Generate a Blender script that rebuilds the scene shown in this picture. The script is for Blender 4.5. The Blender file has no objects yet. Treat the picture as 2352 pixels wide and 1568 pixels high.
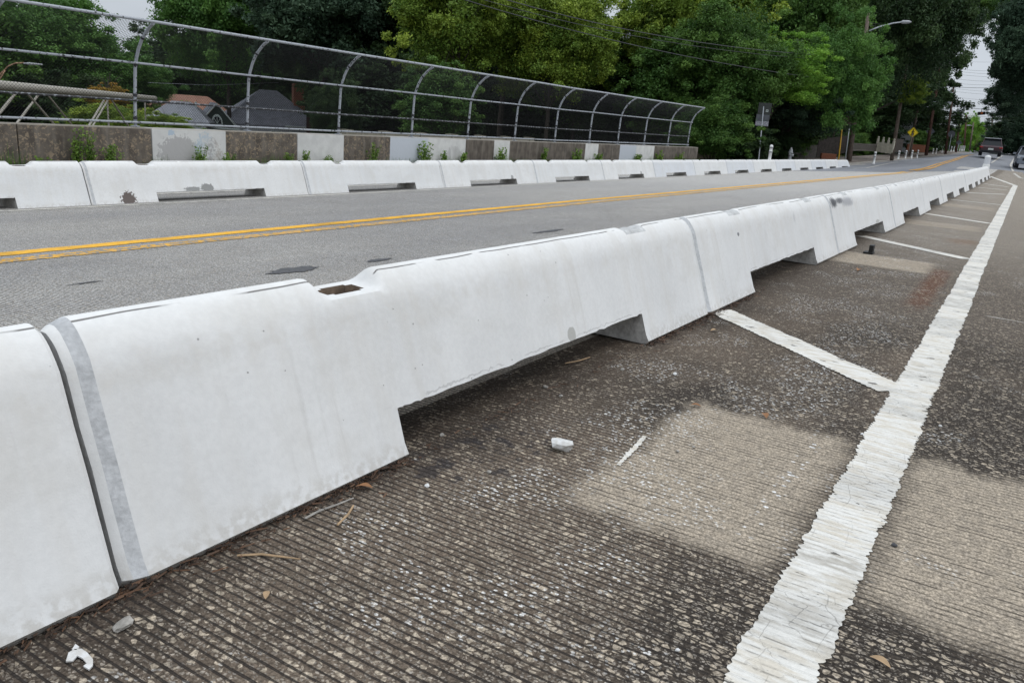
import bpy, bmesh, math, random
import numpy as np
from mathutils import Vector, Matrix
rnd = random.Random(7)
C = bpy.context.scene.collection
PI = math.pi

# ---------------------------------------------------------------- camera
F_PX, YAW, PITCH, ROLL, CAM_H = 1828.47, 0.54648, 0.27082, 0.0761, 1.02796   # focal length in px of a 2352 px wide frame
_f = np.array([math.cos(YAW)*math.cos(PITCH), math.sin(YAW)*math.cos(PITCH), -math.sin(PITCH)])
_r = np.cross(_f, [0, 0, 1]); _r /= np.linalg.norm(_r); _u = np.cross(_r, _f)
_R = _r*math.cos(ROLL)+_u*math.sin(ROLL); _U = -_r*math.sin(ROLL)+_u*math.cos(ROLL)
cam = bpy.data.cameras.new('camera'); camo = bpy.data.objects.new('camera', cam); C.objects.link(camo)
M = Matrix.Identity(4)
for i in range(3):
    M[i][0] = _R[i]; M[i][1] = _U[i]; M[i][2] = -_f[i]
M[2][3] = CAM_H
camo.matrix_world = M
cam.sensor_width = 36; cam.lens = 36*F_PX/2352; cam.clip_start = 0.05; cam.clip_end = 3000
bpy.context.scene.camera = camo

# ---------------------------------------------------------------- sky, sun, exposure
SUN_EL, SUN_AZ = math.radians(55), math.radians(150)
world = bpy.data.worlds.new('World'); bpy.context.scene.world = world; world.use_nodes = True
nt = world.node_tree; nt.nodes.clear()
sky = nt.nodes.new('ShaderNodeTexSky'); sky.sky_type = 'NISHITA'; sky.sun_disc = False
sky.sun_elevation = SUN_EL; sky.sun_rotation = SUN_AZ; sky.dust_density = 3
bg1 = nt.nodes.new('ShaderNodeBackground'); bg1.inputs[1].default_value = 0.05
nt.links.new(sky.outputs[0], bg1.inputs[0])
tc = nt.nodes.new('ShaderNodeTexCoord'); sp = nt.nodes.new('ShaderNodeSeparateXYZ'); nt.links.new(tc.outputs['Generated'], sp.inputs[0])
nz = nt.nodes.new('ShaderNodeTexNoise'); nz.inputs['Scale'].default_value = 2.2; nz.inputs['Detail'].default_value = 6
mp = nt.nodes.new('ShaderNodeMapping'); mp.inputs['Scale'].default_value = (1, 1, 3.5)
nt.links.new(tc.outputs['Generated'], mp.inputs[0]); nt.links.new(mp.outputs[0], nz.inputs['Vector'])
r1 = nt.nodes.new('ShaderNodeMapRange'); r1.inputs[1].default_value = 0.0; r1.inputs[2].default_value = 1.0
r1.inputs[3].default_value = 0.67; r1.inputs[4].default_value = 1.95          # overcast sky: brighter towards the zenith
nt.links.new(sp.outputs[2], r1.inputs[0])
r2 = nt.nodes.new('ShaderNodeMapRange'); r2.inputs[1].default_value = 0.3; r2.inputs[2].default_value = 0.7
r2.inputs[3].default_value = 0.86; r2.inputs[4].default_value = 1.14
nt.links.new(nz.outputs[0], r2.inputs[0])
mu = nt.nodes.new('ShaderNodeMath'); mu.operation = 'MULTIPLY'; nt.links.new(r1.outputs[0], mu.inputs[0]); nt.links.new(r2.outputs[0], mu.inputs[1])
bg2 = nt.nodes.new('ShaderNodeBackground'); bg2.inputs[0].default_value = (0.90, 0.975, 1.07, 1); nt.links.new(mu.outputs[0], bg2.inputs[1])
mx = nt.nodes.new('ShaderNodeMixShader'); mx.inputs[0].default_value = 0.88
nt.links.new(bg1.outputs[0], mx.inputs[1]); nt.links.new(bg2.outputs[0], mx.inputs[2])
wo = nt.nodes.new('ShaderNodeOutputWorld'); nt.links.new(mx.outputs[0], wo.inputs[0])
sl = bpy.data.lights.new('sun', 'SUN'); sl.energy = 0.8; sl.angle = math.radians(20); sl.color = (1, 0.96, 0.9)
so = bpy.data.objects.new('sun', sl); C.objects.link(so)
sd = Vector((math.cos(SUN_EL)*math.sin(SUN_AZ), math.cos(SUN_EL)*math.cos(SUN_AZ), math.sin(SUN_EL)))
so.rotation_euler = sd.to_track_quat('Z', 'Y').to_euler()
vs = bpy.context.scene.view_settings
vs.view_transform = 'Standard'; vs.look = 'None'; vs.gamma = 1; vs.exposure = -0.22
bpy.context.scene.cycles.max_bounces = 6
bpy.context.scene.cycles.transparent_max_bounces = 8

# ---------------------------------------------------------------- survey helpers (photo px of a 2352 px wide frame -> metres)
def ray(x, y): return _f+_R*(x-1176)/F_PX-_U*(y-784)/F_PX
def atd(x, y, d): return Vector((np.array([0, 0, CAM_H])+ray(x, y)*d).tolist())
def onz(x, y, z=0.0):
    d = ray(x, y); return Vector((np.array([0, 0, CAM_H])+d*(z-CAM_H)/d[2]).tolist())
def ony(x, y, Y):
    d = ray(x, y); return Vector((np.array([0, 0, CAM_H])+d*Y/d[1]).tolist())

KS = -0.04657                                     # cross fall of the carriageway
XK = [48, 60, 70, 80, 90, 110, 140, 170, 200, 320]
YK = [0.6, 4.5, 10.5]
ZK = [[0, .06, .2, .45, .8, 1.2, 1.7, 2.0, 1.9, -3],
      [-.143, .03, .33, .66, .98, 1.25, 1.55, 1.8, 1.7, -3],
      [-.4224, -.33, -.22, -.12, .03, .3, .65, 1.2, 1.4, -3]]
def base(Y): return 0.0 if Y < 1.43 else KS*(Y-1.43)
def zs(X, Y):
    if X <= 48: return base(Y)
    r = [np.interp(X, XK, ZK[k])-base(YK[k]) for k in range(3)]
    return base(min(Y, 12))+float(np.interp(Y, YK, r))
def hit(x, y):
    d = ray(x, y); lo = 0.5; p = None
    t = 0.5
    while t < 300:
        q = d*t
        if CAM_H+q[2] < zs(q[0], q[1]): break
        t += 0.25 if t < 60 else 0.5
    a, b = t-0.6, t
    for _ in range(20):
        m = (a+b)/2; q = d*m
        if CAM_H+q[2] < zs(q[0], q[1]): b = m
        else: a = m
    q = d*b; return Vector((q[0], q[1], CAM_H+q[2]))
def terr(X, Y):
    """ground beside the road"""
    if Y > 5:
        k = min(1, max(0, (X-44-max(0, Y-16)*1.15)/16)); k = k*k*(3-2*k)
        top = zs(X, 12)+0.1+max(0, Y-16)*0.03
        lo = -6.0
        if Y < 13.6: return top-0.6
        e = min(1, (Y-13.6)/3)
        return (top*k+lo*(1-k))*e+(top-.6)*(1-e)
    if Y < -5.5:
        return zs(X, 0)+0.05-min(1, (-5.5-Y)/4)*1.0*(1 if X < 48 else 0)
    return zs(X, Y)-0.5

# ---------------------------------------------------------------- node helper
class S:
    """a shader socket with arithmetic"""
    def __init__(s, nt, so): s.nt, s.so = nt, so
    def _m(s, op, b=None, c=None, clamp=False):
        n = s.nt.nodes.new('ShaderNodeMath'); n.operation = op; n.use_clamp = clamp
        for i, v in enumerate((s, b, c)):
            if v is None: continue
            if isinstance(v, S): s.nt.links.new(v.so, n.inputs[i])
            else: n.inputs[i].default_value = v
        return S(s.nt, n.outputs[0])
    def __add__(s, b): return s._m('ADD', b)
    __radd__ = __add__
    def __sub__(s, b): return s._m('SUBTRACT', b)
    def __rsub__(s, b): return (s*-1)+b
    def __mul__(s, b): return s._m('MULTIPLY', b)
    __rmul__ = __mul__
    def __truediv__(s, b): return s._m('DIVIDE', b)
    def abs(s): return s._m('ABSOLUTE')
    def frac(s): return s._m('FRACT')
    def floor(s): return s._m('FLOOR')
    def max(s, b): return s._m('MAXIMUM', b)
    def min(s, b): return s._m('MINIMUM', b)
    def gt(s, b): return s._m('GREATER_THAN', b)
    def lt(s, b): return s._m('LESS_THAN', b)
    def pow(s, b): return s._m('POWER', b)
    def sqrt(s): return s._m('SQRT')
    def ss(s, a, b, lo=0.0, hi=1.0):
        n = s.nt.nodes.new('ShaderNodeMapRange'); n.interpolation_type = 'SMOOTHSTEP'
        s.nt.links.new(s.so, n.inputs[0])
        for i, v in zip((1, 2, 3, 4), (a, b, lo, hi)): n.inputs[i].default_value = v
        return S(s.nt, n.outputs[0])
class Mat:
    def __init__(s, name, rough=0.8, spec=0.3):
        s.m = bpy.data.materials.new(name); s.m.use_nodes = True; s.nt = s.m.node_tree; s.nt.nodes.clear()
        s.out = s.nt.nodes.new('ShaderNodeOutputMaterial'); s.b = s.nt.nodes.new('ShaderNodeBsdfPrincipled')
        s.nt.links.new(s.b.outputs[0], s.out.inputs[0])
        s.b.inputs['Roughness'].default_value = rough; s.b.inputs['Specular IOR Level'].default_value = spec
        t = s.nt.nodes.new('ShaderNodeTexCoord'); s.co = t.outputs['Object']
        x = s.nt.nodes.new('ShaderNodeSeparateXYZ'); s.nt.links.new(s.co, x.inputs[0])
        s.x, s.y, s.z = (S(s.nt, x.outputs[i]) for i in range(3))
    def vec(s, x, y, z):
        n = s.nt.nodes.new('ShaderNodeCombineXYZ')
        for i, v in enumerate((x, y, z)):
            if isinstance(v, S): s.nt.links.new(v.so, n.inputs[i])
            else: n.inputs[i].default_value = v
        return n.outputs[0]
    def noise(s, scale, detail=4, v=None, rough=0.55, dist=0.0):
        n = s.nt.nodes.new('ShaderNodeTexNoise'); n.inputs['Scale'].default_value = scale
        n.inputs['Detail'].default_value = detail; n.inputs['Roughness'].default_value = rough; n.inputs['Distortion'].default_value = dist
        s.nt.links.new(v or s.co, n.inputs['Vector']); return S(s.nt, n.outputs[0])
    def voro(s, scale, v=None, feature='F1'):
        n = s.nt.nodes.new('ShaderNodeTexVoronoi'); n.feature = feature; n.inputs['Scale'].default_value = scale
        s.nt.links.new(v or s.co, n.inputs['Vector'])
        sp = s.nt.nodes.new('ShaderNodeSeparateColor')
        if feature == 'F1': s.nt.links.new(n.outputs['Color'], sp.inputs[0])
        return S(s.nt, n.outputs['Distance']), S(s.nt, sp.outputs[0]), S(s.nt, sp.outputs[1])
    def mix(s, f, a, b):
        n = s.nt.nodes.new('ShaderNodeMix'); n.data_type = 'RGBA'
        if isinstance(f, S): s.nt.links.new(f.so, n.inputs[0])
        else: n.inputs[0].default_value = f
        for i, v in ((6, a), (7, b)):
            if isinstance(v, tuple): n.inputs[i].default_value = (*v, 1)
            else: s.nt.links.new(v, n.inputs[i])
        return n.outputs[2]
    def scale(s, col, f):
        n = s.nt.nodes.new('ShaderNodeMix'); n.data_type = 'RGBA'; n.blend_type = 'MULTIPLY'; n.inputs[0].default_value = 1
        if isinstance(col, tuple): n.inputs[6].default_value = (*col, 1)
        else: s.nt.links.new(col, n.inputs[6])
        s.nt.links.new(s.vec(f, f, f), n.inputs[7]); return n.outputs[2]
    def color(s, c):
        if isinstance(c, tuple): s.b.inputs['Base Color'].default_value = (*c, 1)
        else: s.nt.links.new(c, s.b.inputs['Base Color'])
    def bump(s, h, dist=0.01, strength=1.0):
        n = s.nt.nodes.new('ShaderNodeBump'); n.inputs['Distance'].default_value = dist; n.inputs['Strength'].default_value = strength
        s.nt.links.new(h.so, n.inputs['Height']); s.nt.links.new(n.outputs[0], s.b.inputs['Normal'])
    def rough(s, f): s.nt.links.new(f.so, s.b.inputs['Roughness'])

def simple(name, col, rough=0.7, var=0.25, scale=6, bump=0.0, spec=0.3, metal=0.0):
    m = Mat(name, rough, spec); n = m.noise(scale, 5)
    m.color(m.scale(col, n.ss(0.25, 0.75, 1-var, 1+var))); m.b.inputs['Metallic'].default_value = metal
    if bump: m.bump(n, bump)
    return m.m

# ---------------------------------------------------------------- materials
def pavement(name, near):
    """tined concrete with worn-out aggregate; grooves run across the road"""
    m = Mat(name, 0.92, 0.08 if near else 0.15)
    wob = m.noise(3.0, 3); gx = m.x+m.y*0.02+wob*0.012
    pitch = 0.0235
    tri = ((gx/pitch).frac()-0.5).abs()                     # 0 in the middle of a groove
    wear = m.noise(2.1, 5); fine = m.noise(160, 3); mid = m.noise(28, 4)
    brk = m.noise(45, 2, m.vec(m.x*1.0, m.y*0.16, 0.0))
    width = brk*0.26+wear*0.14-0.07
    groove = (width-tri).ss(-0.03, 0.05)
    if near:
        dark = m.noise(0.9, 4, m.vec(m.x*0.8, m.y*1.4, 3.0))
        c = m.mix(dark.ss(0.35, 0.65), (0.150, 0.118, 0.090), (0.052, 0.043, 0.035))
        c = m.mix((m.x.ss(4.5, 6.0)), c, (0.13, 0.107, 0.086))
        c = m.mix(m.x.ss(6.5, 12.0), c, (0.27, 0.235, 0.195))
    else:
        big = m.noise(0.5, 5, m.vec(m.x*0.35, m.y*1.0, 0.0))
        c = m.mix(big.ss(0.35, 0.65), (0.40, 0.385, 0.36), (0.315, 0.308, 0.30))
        nb = (m.y+mid*0.8).ss(4.6, 2.9)
        c = m.mix(nb*0.75, c, (0.37, 0.32, 0.26))
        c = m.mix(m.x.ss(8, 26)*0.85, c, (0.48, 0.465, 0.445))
    # tan worn patches and rust (near lane)
    patch = None
    if near:
        wn = (m.noise(7, 4)-0.5)*0.22
        def box(x0, x1, y0, y1, e):
            ax = m.x+wn; ay = m.y+wn*0.6
            return ax.ss(x0-e, x0+e)*ax.ss(x1+e, x1-e)*ay.ss(y0-e, y0+e)*ay.ss(y1+e, y1-e)
        patch = box(1.86, 2.96, 0.33, 0.92, 0.06).max(box(1.86, 2.97, -0.62, 0.13, 0.07)).max(box(7.75, 8.6, 0.55, 1.6, 0.07))
        patch = patch.max(box(-1.5, -0.3, -0.6, 0.9, 0.1)).max(box(4.3, 5.2, -1.6, -0.4, 0.1)*0.5)
        patch = patch.max(box(12.9, 13.8, 0.4, 1.6, 0.1)*0.7).max(box(18.3, 19.4, 0.4, 1.6, 0.1)*0.6)
        c = m.mix(patch*0.92, c, m.mix(mid.ss(0.3, 0.7), (0.44, 0.37, 0.285), (0.32, 0.272, 0.215)))
        rn = m.noise(9, 4)
        rust = (m.x+rn*1.0).ss(6.2, 6.9)*(m.x+rn*0.5).ss(8.6, 8.2)*((m.y+rn*0.12-0.52).abs()).ss(0.12, 0.02)
        c = m.mix(rust*0.75, c, (0.14, 0.055, 0.028))
        rust2 = ((m.x+rn*0.4-11.4).abs()).ss(0.5, 0.1)*((m.y+rn*0.1-0.52).abs()).ss(0.25, 0.05)
        c = m.mix(rust2*0.5, c, (0.2, 0.1, 0.05))
    # aggregate stones: angular cells with rounded gaps, sizes mixed
    jit = m.noise(60, 2)
    v = m.vec(m.x+mid*0.012+jit*0.006, m.y*0.82+mid*0.01, 0.0)
    sA = 62 if near else 75; sB = 125
    e1 = m.voro(sA, v, 'DISTANCE_TO_EDGE')[0]; d1, r1, g1 = m.voro(sA, v)
    e2 = m.voro(sB, v, 'DISTANCE_TO_EDGE')[0]; d2, r2, g2 = m.voro(sB, v)
    if near:
        zone = (m.x+wear*1.5).ss(5.5, 1.6, 0.0, 0.34)+(m.y+wear*0.6).ss(1.5, 0.7, 0.0, 0.22)
        dens = zone+wear*0.3+0.02
    else: dens = wear*0.5+0.12
    st = r1.lt(dens)*(e1-g1*0.13).ss(0.06, 0.11)
    st2 = r2.lt(dens*0.9+0.12)*(e2-g2*0.12).ss(0.08, 0.15)
    sc = m.mix(g1, (0.50, 0.42, 0.32), (0.28, 0.24, 0.19)); sc = m.scale(sc, jit.ss(0.3, 0.7, 0.75, 1.15))
    sc2 = m.mix(g2, (0.4, 0.35, 0.29), (0.17, 0.155, 0.135))
    sf = 0.95 if near else 0.5
    pf = (1-patch*0.8) if patch is not None else None
    st_f = st*sf*pf if pf is not None else st*sf; st2_f = st2*sf*0.75*pf if pf is not None else st2*sf*0.9
    c = m.mix(st2_f, c, sc2); c = m.mix(st_f*(0.82 if near else 1.0), c, sc)
    # white spalled specks
    d3, r3, g3 = m.voro(120, m.vec(m.x+jit*0.01, m.y*0.75, 1.0)); wp = m.noise(2.6, 5)
    if near: wp = wp+(m.y.ss(0.25, 0.75)*m.y.ss(1.45, 1.0))*0.10
    spk = (r3.gt(0.78))*((d3*-1+jit*0.25).ss(-0.42, -0.28))*wp.ss(0.55, 0.66)
    c = m.mix(spk*(0.75 if near else 0.35), c, (0.72, 0.71, 0.68))
    if near:
        d4, r4, g4 = m.voro(60, m.vec(m.x, m.y*0.8, 5.0))
        tr = ((m.y-0.44).abs()).ss(0.035, 0.01)*(r4.gt(0.72))*((d4*-1).ss(-0.45, -0.3))*m.x.ss(1.9, 2.1)*m.x.ss(3.2, 2.9)
        c = m.mix(tr*0.9, c, (0.75, 0.74, 0.72))
        bk = (m.noise(14, 4)).ss(0.53, 0.6)*((m.x-1.95).abs()).ss(0.42, 0.2)*((m.y-1.28).abs()).ss(0.22, 0.1)
        c = m.mix(bk*0.75, c, (0.03, 0.03, 0.035))
        shade = m.y.ss(1.2, 1.42)*m.noise(9, 3).ss(0.3, 0.6)     # patchy darker brown towards the barrier foot
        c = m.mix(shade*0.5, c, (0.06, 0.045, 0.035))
    gr2 = m.noise(85, 2)
    c = m.scale(c, fine.ss(0.3, 0.7, 0.6, 1.35)); c = m.scale(c, gr2.ss(0.38, 0.62, *((0.8, 1.18) if near else (0.66, 1.28))))
    gf = groove*(0.88 if near else 0.85)
    if patch is not None: gf = gf*(1-patch*(0.25+brk.ss(0.62, 0.45)*0.6))
    c = m.mix(gf*(m.x.ss(26, 9)), c, (0.035, 0.03, 0.027))
    m.color(c)
    m.bump((tri.ss(0.0, 0.2))*0.55+mid*0.3+fine*0.25+st*0.25, 0.006, 0.9)
    return m.m
M_NEAR = pavement('tined_concrete_worn', True)
M_ROAD = pavement('tined_concrete_road', False)

def asphalt_mat():
    m = Mat('asphalt', 0.8, 0.3); n = m.noise(60, 4); b = m.noise(0.4, 4, m.vec(m.x*0.2, m.y, 0.0))
    c = m.mix(b.ss(0.3, 0.7), (0.17, 0.175, 0.19), (0.23, 0.235, 0.25))
    m.color(m.scale(c, n.ss(0.3, 0.7, 0.8, 1.2))); m.bump(n, 0.004); return m.m
M_ASPH = asphalt_mat()

def line_mat(name, col, worn, groove=True, yellow=False):
    m = Mat(name, 0.7, 0.3)
    wob = m.noise(3.0, 3); gx = m.x+m.y*0.02+wob*0.012
    tri = ((gx/0.0235).frac()-0.5).abs()
    brk = m.noise(34, 3, m.vec(m.x, m.y*0.7, 0.0)); big = m.noise(3.3, 4, m.vec(m.x, m.y*0.25, 0.0)); fine = m.noise(150, 3)
    dirt = m.noise(20, 5, m.vec(m.x*1.7, m.y*0.5, 0.0))
    c = m.mix(dirt.ss(0.42, 0.62)*0.6, col, tuple(v*f for v, f in zip(col, (0.78, 0.7, 0.58))))
    c = m.mix(big.ss(0.46, 0.62)*0.5, c, tuple(v*0.6 for v in col))
    smu = m.noise(1.3, 4, m.vec(m.x, 0.0, 4.0)).ss(0.54, 0.66)
    c = m.mix(smu*dirt.ss(0.35, 0.6)*0.55, c, tuple(v*0.38 for v in col))
    c = m.scale(c, fine.ss(0.3, 0.7, 0.93, 1.04))
    gr = (tri*-1).ss(-0.13, -0.03)*brk.ss(0.52-worn*0.25, 0.66-worn*0.2)*big.ss(0.3, 0.6)
    c = m.mix(gr*0.75, c, (0.09, 0.085, 0.08))
    vd = m.voro(11, m.vec(m.x+brk*0.05, m.y+big*0.05, 2.0), 'DISTANCE_TO_EDGE')[0]
    crack = (vd*-1).ss(-0.018, -0.003)*big.ss(0.4, 0.6)
    c = m.mix(crack*0.5, c, (0.12, 0.11, 0.1))
    hole = (m.noise(22, 5, m.vec(m.x, m.y*0.5, 9.0))).ss(0.68-worn*0.22, 0.70-worn*0.22)
    c = m.mix(hole, c, (0.13, 0.12, 0.105) if not yellow else (0.24, 0.22, 0.19))
    m.color(c); m.bump(tri.ss(0, 0.2)*0.6+brk*0.4, 0.004, 0.8); return m.m
M_WLINE = line_mat('white_marking', (0.70, 0.68, 0.63), 0.16)
M_WLINE2 = line_mat('old_white_marking', (0.6, 0.58, 0.53), 0.3)
M_YLINE = line_mat('yellow_marking', (0.86, 0.46, 0.03), 0.2, yellow=True)
M_YLINE2 = line_mat('worn_yellow_marking', (0.78, 0.42, 0.05), 0.8, yellow=True)
M_YFAR = simple('far_yellow_marking', (0.62, 0.32, 0.06), var=0.2, scale=2)

def paint_mat(name, spots=(), seed=0.0, tone=(0.71, 0.705, 0.69)):
    """white masonry paint on concrete; spots = (x, z, rx, rz, colour, ragged, strength) on the traffic face"""
    m = Mat(name, 0.55, 0.35)
    v = m.vec(m.x+seed, m.y, m.z); a = m.noise(2.2, 5, v); b = m.noise(18, 5, v); f = m.noise(220, 2, v)
    st = m.noise(9, 4, m.vec((m.x+seed)*1.0, 0.0, m.z*0.12))
    c = m.scale(tone, a.ss(0.3, 0.7, 0.94, 1.03))
    c = m.mix(m.z.ss(0.44, 0.53)*0.7, c, (0.76, 0.75, 0.725))  # crest lighter than the sides: overhead sky light put into the paint colour
    c = m.mix(m.noise(3.1, 5, m.vec(m.x+seed, m.y, m.z*2.2)).ss(0.5, 0.7)*0.35, c, (0.60, 0.585, 0.55))
    mot = m.noise(55, 5, v); c = m.scale(c, mot.ss(0.3, 0.7, 0.965, 1.025))
    c = m.mix((st.ss(0.46, 0.66))*0.26, c, (0.6, 0.57, 0.52))
    band = (m.z.ss(0.33, 0.43)*m.z.ss(0.53, 0.45))*b.ss(0.42, 0.7)
    c = m.mix(band*0.26, c, (0.56, 0.52, 0.46))
    low = (m.z+b*0.07).ss(0.125, 0.05)*m.noise(40, 4, v).ss(0.38, 0.6)
    c = m.mix(low*0.5, c, (0.42, 0.39, 0.34))
    vd, vr, vg = m.voro(26, v)
    pin = (vd*-1+vg*0.05).ss(-0.055, -0.03)*vr.gt(0.86)
    c = m.mix(pin*0.6, c, (0.2, 0.19, 0.18))
    stn = (m.noise(5, 5, m.vec((m.x+seed)*1.3, m.y, m.z*1.0))).ss(0.6, 0.75)
    drip = m.noise(26, 5, m.vec((m.x+seed)*1.0, 0.0, m.z*0.05)).ss(0.58, 0.72)*m.z.ss(0.5, 0.3)*a.ss(0.45, 0.6)
    c = m.mix(drip*0.22, c, (0.45, 0.43, 0.4))
    c = m.mix(stn*0.34, c, (0.55, 0.53, 0.5))
    fl = ((m.z-0.163-(m.noise(30, 4, v)-0.5)*0.03).abs()).ss(0.0035, 0.0012)*m.x.ss(0.85, 0.95)*m.x.ss(2.85, 2.7)*m.noise(6, 3, v).ss(0.42, 0.55)
    c = m.mix(fl*0.5, c, (0.35, 0.34, 0.33))
    for (sx, sz, rx, rz, col, rag, k) in spots:
        n = m.noise(22 if rag < 0.6 else 40, 5, m.vec(m.x*(1 if rag < .9 else 3), 0.0, m.z*(1 if rag < .9 else 0.5)))
        d = (((m.x-sx)/rx)*((m.x-sx)/rx)+((m.z-sz)/rz)*((m.z-sz)/rz)).sqrt()+(n-0.5)*rag*3.0
        c = m.mix((d*-1).ss(-1.05, -0.95 if rag < .9 else -0.6)*k, c, col)
    wv = m.noise(1.1, 3, v)
    seam = ((m.y+0.024+(wv-0.5)*0.04).abs()).ss(0.0034, 0.0014)*m.z.ss(0.525, 0.535)*m.noise(2.6, 4, v).ss(0.42, 0.47)
    c = m.mix(seam*0.9, c, (0.12, 0.11, 0.1))
    m.color(c); m.bump(b*0.5+f*0.15+a*0.4+pin*-1.0+seam*-1.0, 0.0035, 0.7); return m.m
def bare_mat(name, col, var=0.3):
    m = Mat(name, 0.9, 0.2); a = m.noise(14, 6); b = m.noise(70, 4)
    c = m.scale(col, a.ss(0.25, 0.75, 1-var, 1+var)); m.color(m.scale(c, b.ss(0.3, 0.7, 0.88, 1.1))); m.bump(a*0.6+b*0.4, 0.006); return m.m
M_BARE = bare_mat('bare_concrete', (0.4, 0.385, 0.36))
M_JOINT = bare_mat('unpainted_joint_edge', (0.5, 0.505, 0.51), 0.12)
M_FOOT = bare_mat('dirty_barrier_foot', (0.36, 0.34, 0.31), 0.35)
M_HOLE = bare_mat('rusty_pocket', (0.15, 0.11, 0.08), 0.5)
M_MORTAR = bare_mat('pocket_mortar', (0.5, 0.5, 0.49), 0.22)
M_CONC = bare_mat('kerb_concrete', (0.33, 0.31, 0.28), 0.2)

def parapet_mat():
    m = Mat('parapet_stained_and_painted', 0.88, 0.2)
    a = m.noise(5, 6); b = m.noise(16, 5, dist=1.0); st = m.noise(7, 4, m.vec(m.x, 0.0, m.z*0.12)); g = m.noise(1.4, 3)
    vd = m.voro(7, m.vec(m.x+b*0.25, m.y, m.z+a*0.25), 'DISTANCE_TO_EDGE')[0]
    edge = b.ss(0.5, 0.6)
    dk = m.mix(a.ss(0.3, 0.7), (0.085, 0.072, 0.06), (0.15, 0.128, 0.105))
    dk = m.mix(st.ss(0.45, 0.7)*0.6, dk, (0.22, 0.195, 0.165))
    pe = edge*vd.ss(0.03, 0.08)*m.x.ss(17.5, 15.5)*(g.ss(0.35, 0.5))
    dk = m.mix(pe*0.75, dk, (0.34, 0.265, 0.18))
    wh = m.scale((0.63, 0.625, 0.6), a.ss(0.3, 0.7, 0.9, 1.05))
    # painted-over panels between these chainages
    xs = PAR_X
    msk = None
    wx = m.x+(a-0.5)*0.02
    for x0, x1 in xs:
        t = wx.ss(x0-0.01, x0+0.01)*wx.ss(x1+0.01, x1-0.01); msk = t if msk is None else msk.max(t)
    x0, x1 = xs[0]
    def ell(cx, cz, rx, rz, rag):
        return ((((m.x-cx)/rx)*((m.x-cx)/rx)+((m.z-cz)/rz)*((m.z-cz)/rz)).sqrt()+(b-0.5)*rag*-1).ss(1.05, 0.95)
    L = x1-x0
    wh = m.mix(ell(x0+L*0.36, 0.03, L*0.27, 0.27, 1.4)*0.9, wh, (0.42, 0.41, 0.40))
    wh = m.mix(ell(x0+L*0.70, 0.08, L*0.14, 0.26, 2.2)*b.ss(0.42, 0.55)*0.8, wh, (0.44, 0.52, 0.58))
    wh = m.mix(ell(x0+L*0.80, 0.0, L*0.12, 0.25, 2.6)*b.ss(0.45, 0.55)*0.7, wh, (0.40, 0.36, 0.32))
    wh = m.mix(ell(x0+L*0.24, 0.36, L*0.05, 0.05, 2.2)*0.7, wh, (0.36, 0.47, 0.58))
    x2, x3 = xs[2]
    wh = m.mix(m.x.ss(x2-.2, x2)*m.x.ss(x2+(x3-x2)*.5, x2+(x3-x2)*.44), wh, (0.53, 0.56, 0.6))
    wh = m.mix(ell(x2+(x3-x2)*.83, 0.02, .32, 0.22, 1.0)*st.ss(.3, .6)*.7, wh, (0.42, 0.41, 0.4))
    x6, x7 = xs[5]
    wh = m.mix(m.x.ss(x6-.2, x6)*m.x.ss(x6+(x7-x6)*.46, x6+(x7-x6)*.44), wh, (0.5, 0.53, 0.57))
    wh = m.mix(m.z.ss(-0.05, -0.3)*b.ss(0.4, 0.6)*0.6, wh, (0.3, 0.27, 0.22))
    c = m.mix(msk, dk, wh)
    cap = m.z.ss(PAR_TOP-0.02, PAR_TOP-0.008)
    c = m.mix(cap*0.6, c, (0.36, 0.33, 0.28))
    m.color(c); m.bump(a*0.5+b*0.5, 0.008); return m.m

def metal_mat(name, col, chips=0.5, rough=0.45):
    m = Mat(name, rough, 0.5); n = m.noise(18, 4, m.vec(m.x*1.0, m.y, m.z*1.0))
    m.color(m.mix(n.ss(0.62-chips*0.2, 0.66-chips*0.2), col, (0.025, 0.025, 0.028))); m.bump(n, 0.002); return m.m
M_GALV = metal_mat('peeling_grey_pipe', (0.36, 0.38, 0.41), 0.15)
M_BLACKP = metal_mat('black_coated_pipe', (0.03, 0.03, 0.034), 0.0)
M_BLACKP2 = metal_mat('black_pipe_worn_top', (0.22, 0.23, 0.25), 1.0)
M_WIRE = simple('black_vinyl_wire', (0.012, 0.012, 0.013), 0.5, 0.2)
M_CABLE = simple('black_cable', (0.06, 0.06, 0.065), 0.6, 0.2)
M_STEEL = simple('galvanised_steel', (0.45, 0.47, 0.5), 0.4, 0.15)
M_POLE = simple('weathered_wood_pole', (0.13, 0.1, 0.08), 0.9, 0.3, 5, 0.004)
M_POLE_R = simple('creosoted_wood_pole', (0.085, 0.042, 0.03), 0.9, 0.3, 5, 0.004)
M_BARK = simple('bark', (0.06, 0.05, 0.04), 0.95, 0.4, 8, 0.03)
M_WHITE = simple('white_plastic', (0.74, 0.74, 0.72), 0.5, 0.08, 9)
M_BAND = simple('reflective_band', (0.52, 0.53, 0.55), 0.35, 0.06)
M_BAND2 = simple('grey_band', (0.3, 0.3, 0.31), 0.5, 0.1)
M_DARK = simple('dark_rubber', (0.018, 0.018, 0.02), 0.7, 0.2)
M_GLASS = simple('dark_glass', (0.012, 0.014, 0.017), 0.25, 0.1, spec=0.25)
M_YPAINT = simple('yellow_paint', (0.75, 0.55, 0.02), 0.5, 0.06)
M_YGUY = simple('yellow_guy_guard', (0.72, 0.42, 0.04), 0.5, 0.1)
M_BLACK = simple('black_paint', (0.012, 0.012, 0.012), 0.5, 0.1)
M_SIGNB = simple('sign_back_aluminium', (0.1, 0.105, 0.115), 0.5, 0.15)
M_SIGND = simple('sign_back_dark', (0.045, 0.048, 0.045), 0.6, 0.2)
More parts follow.
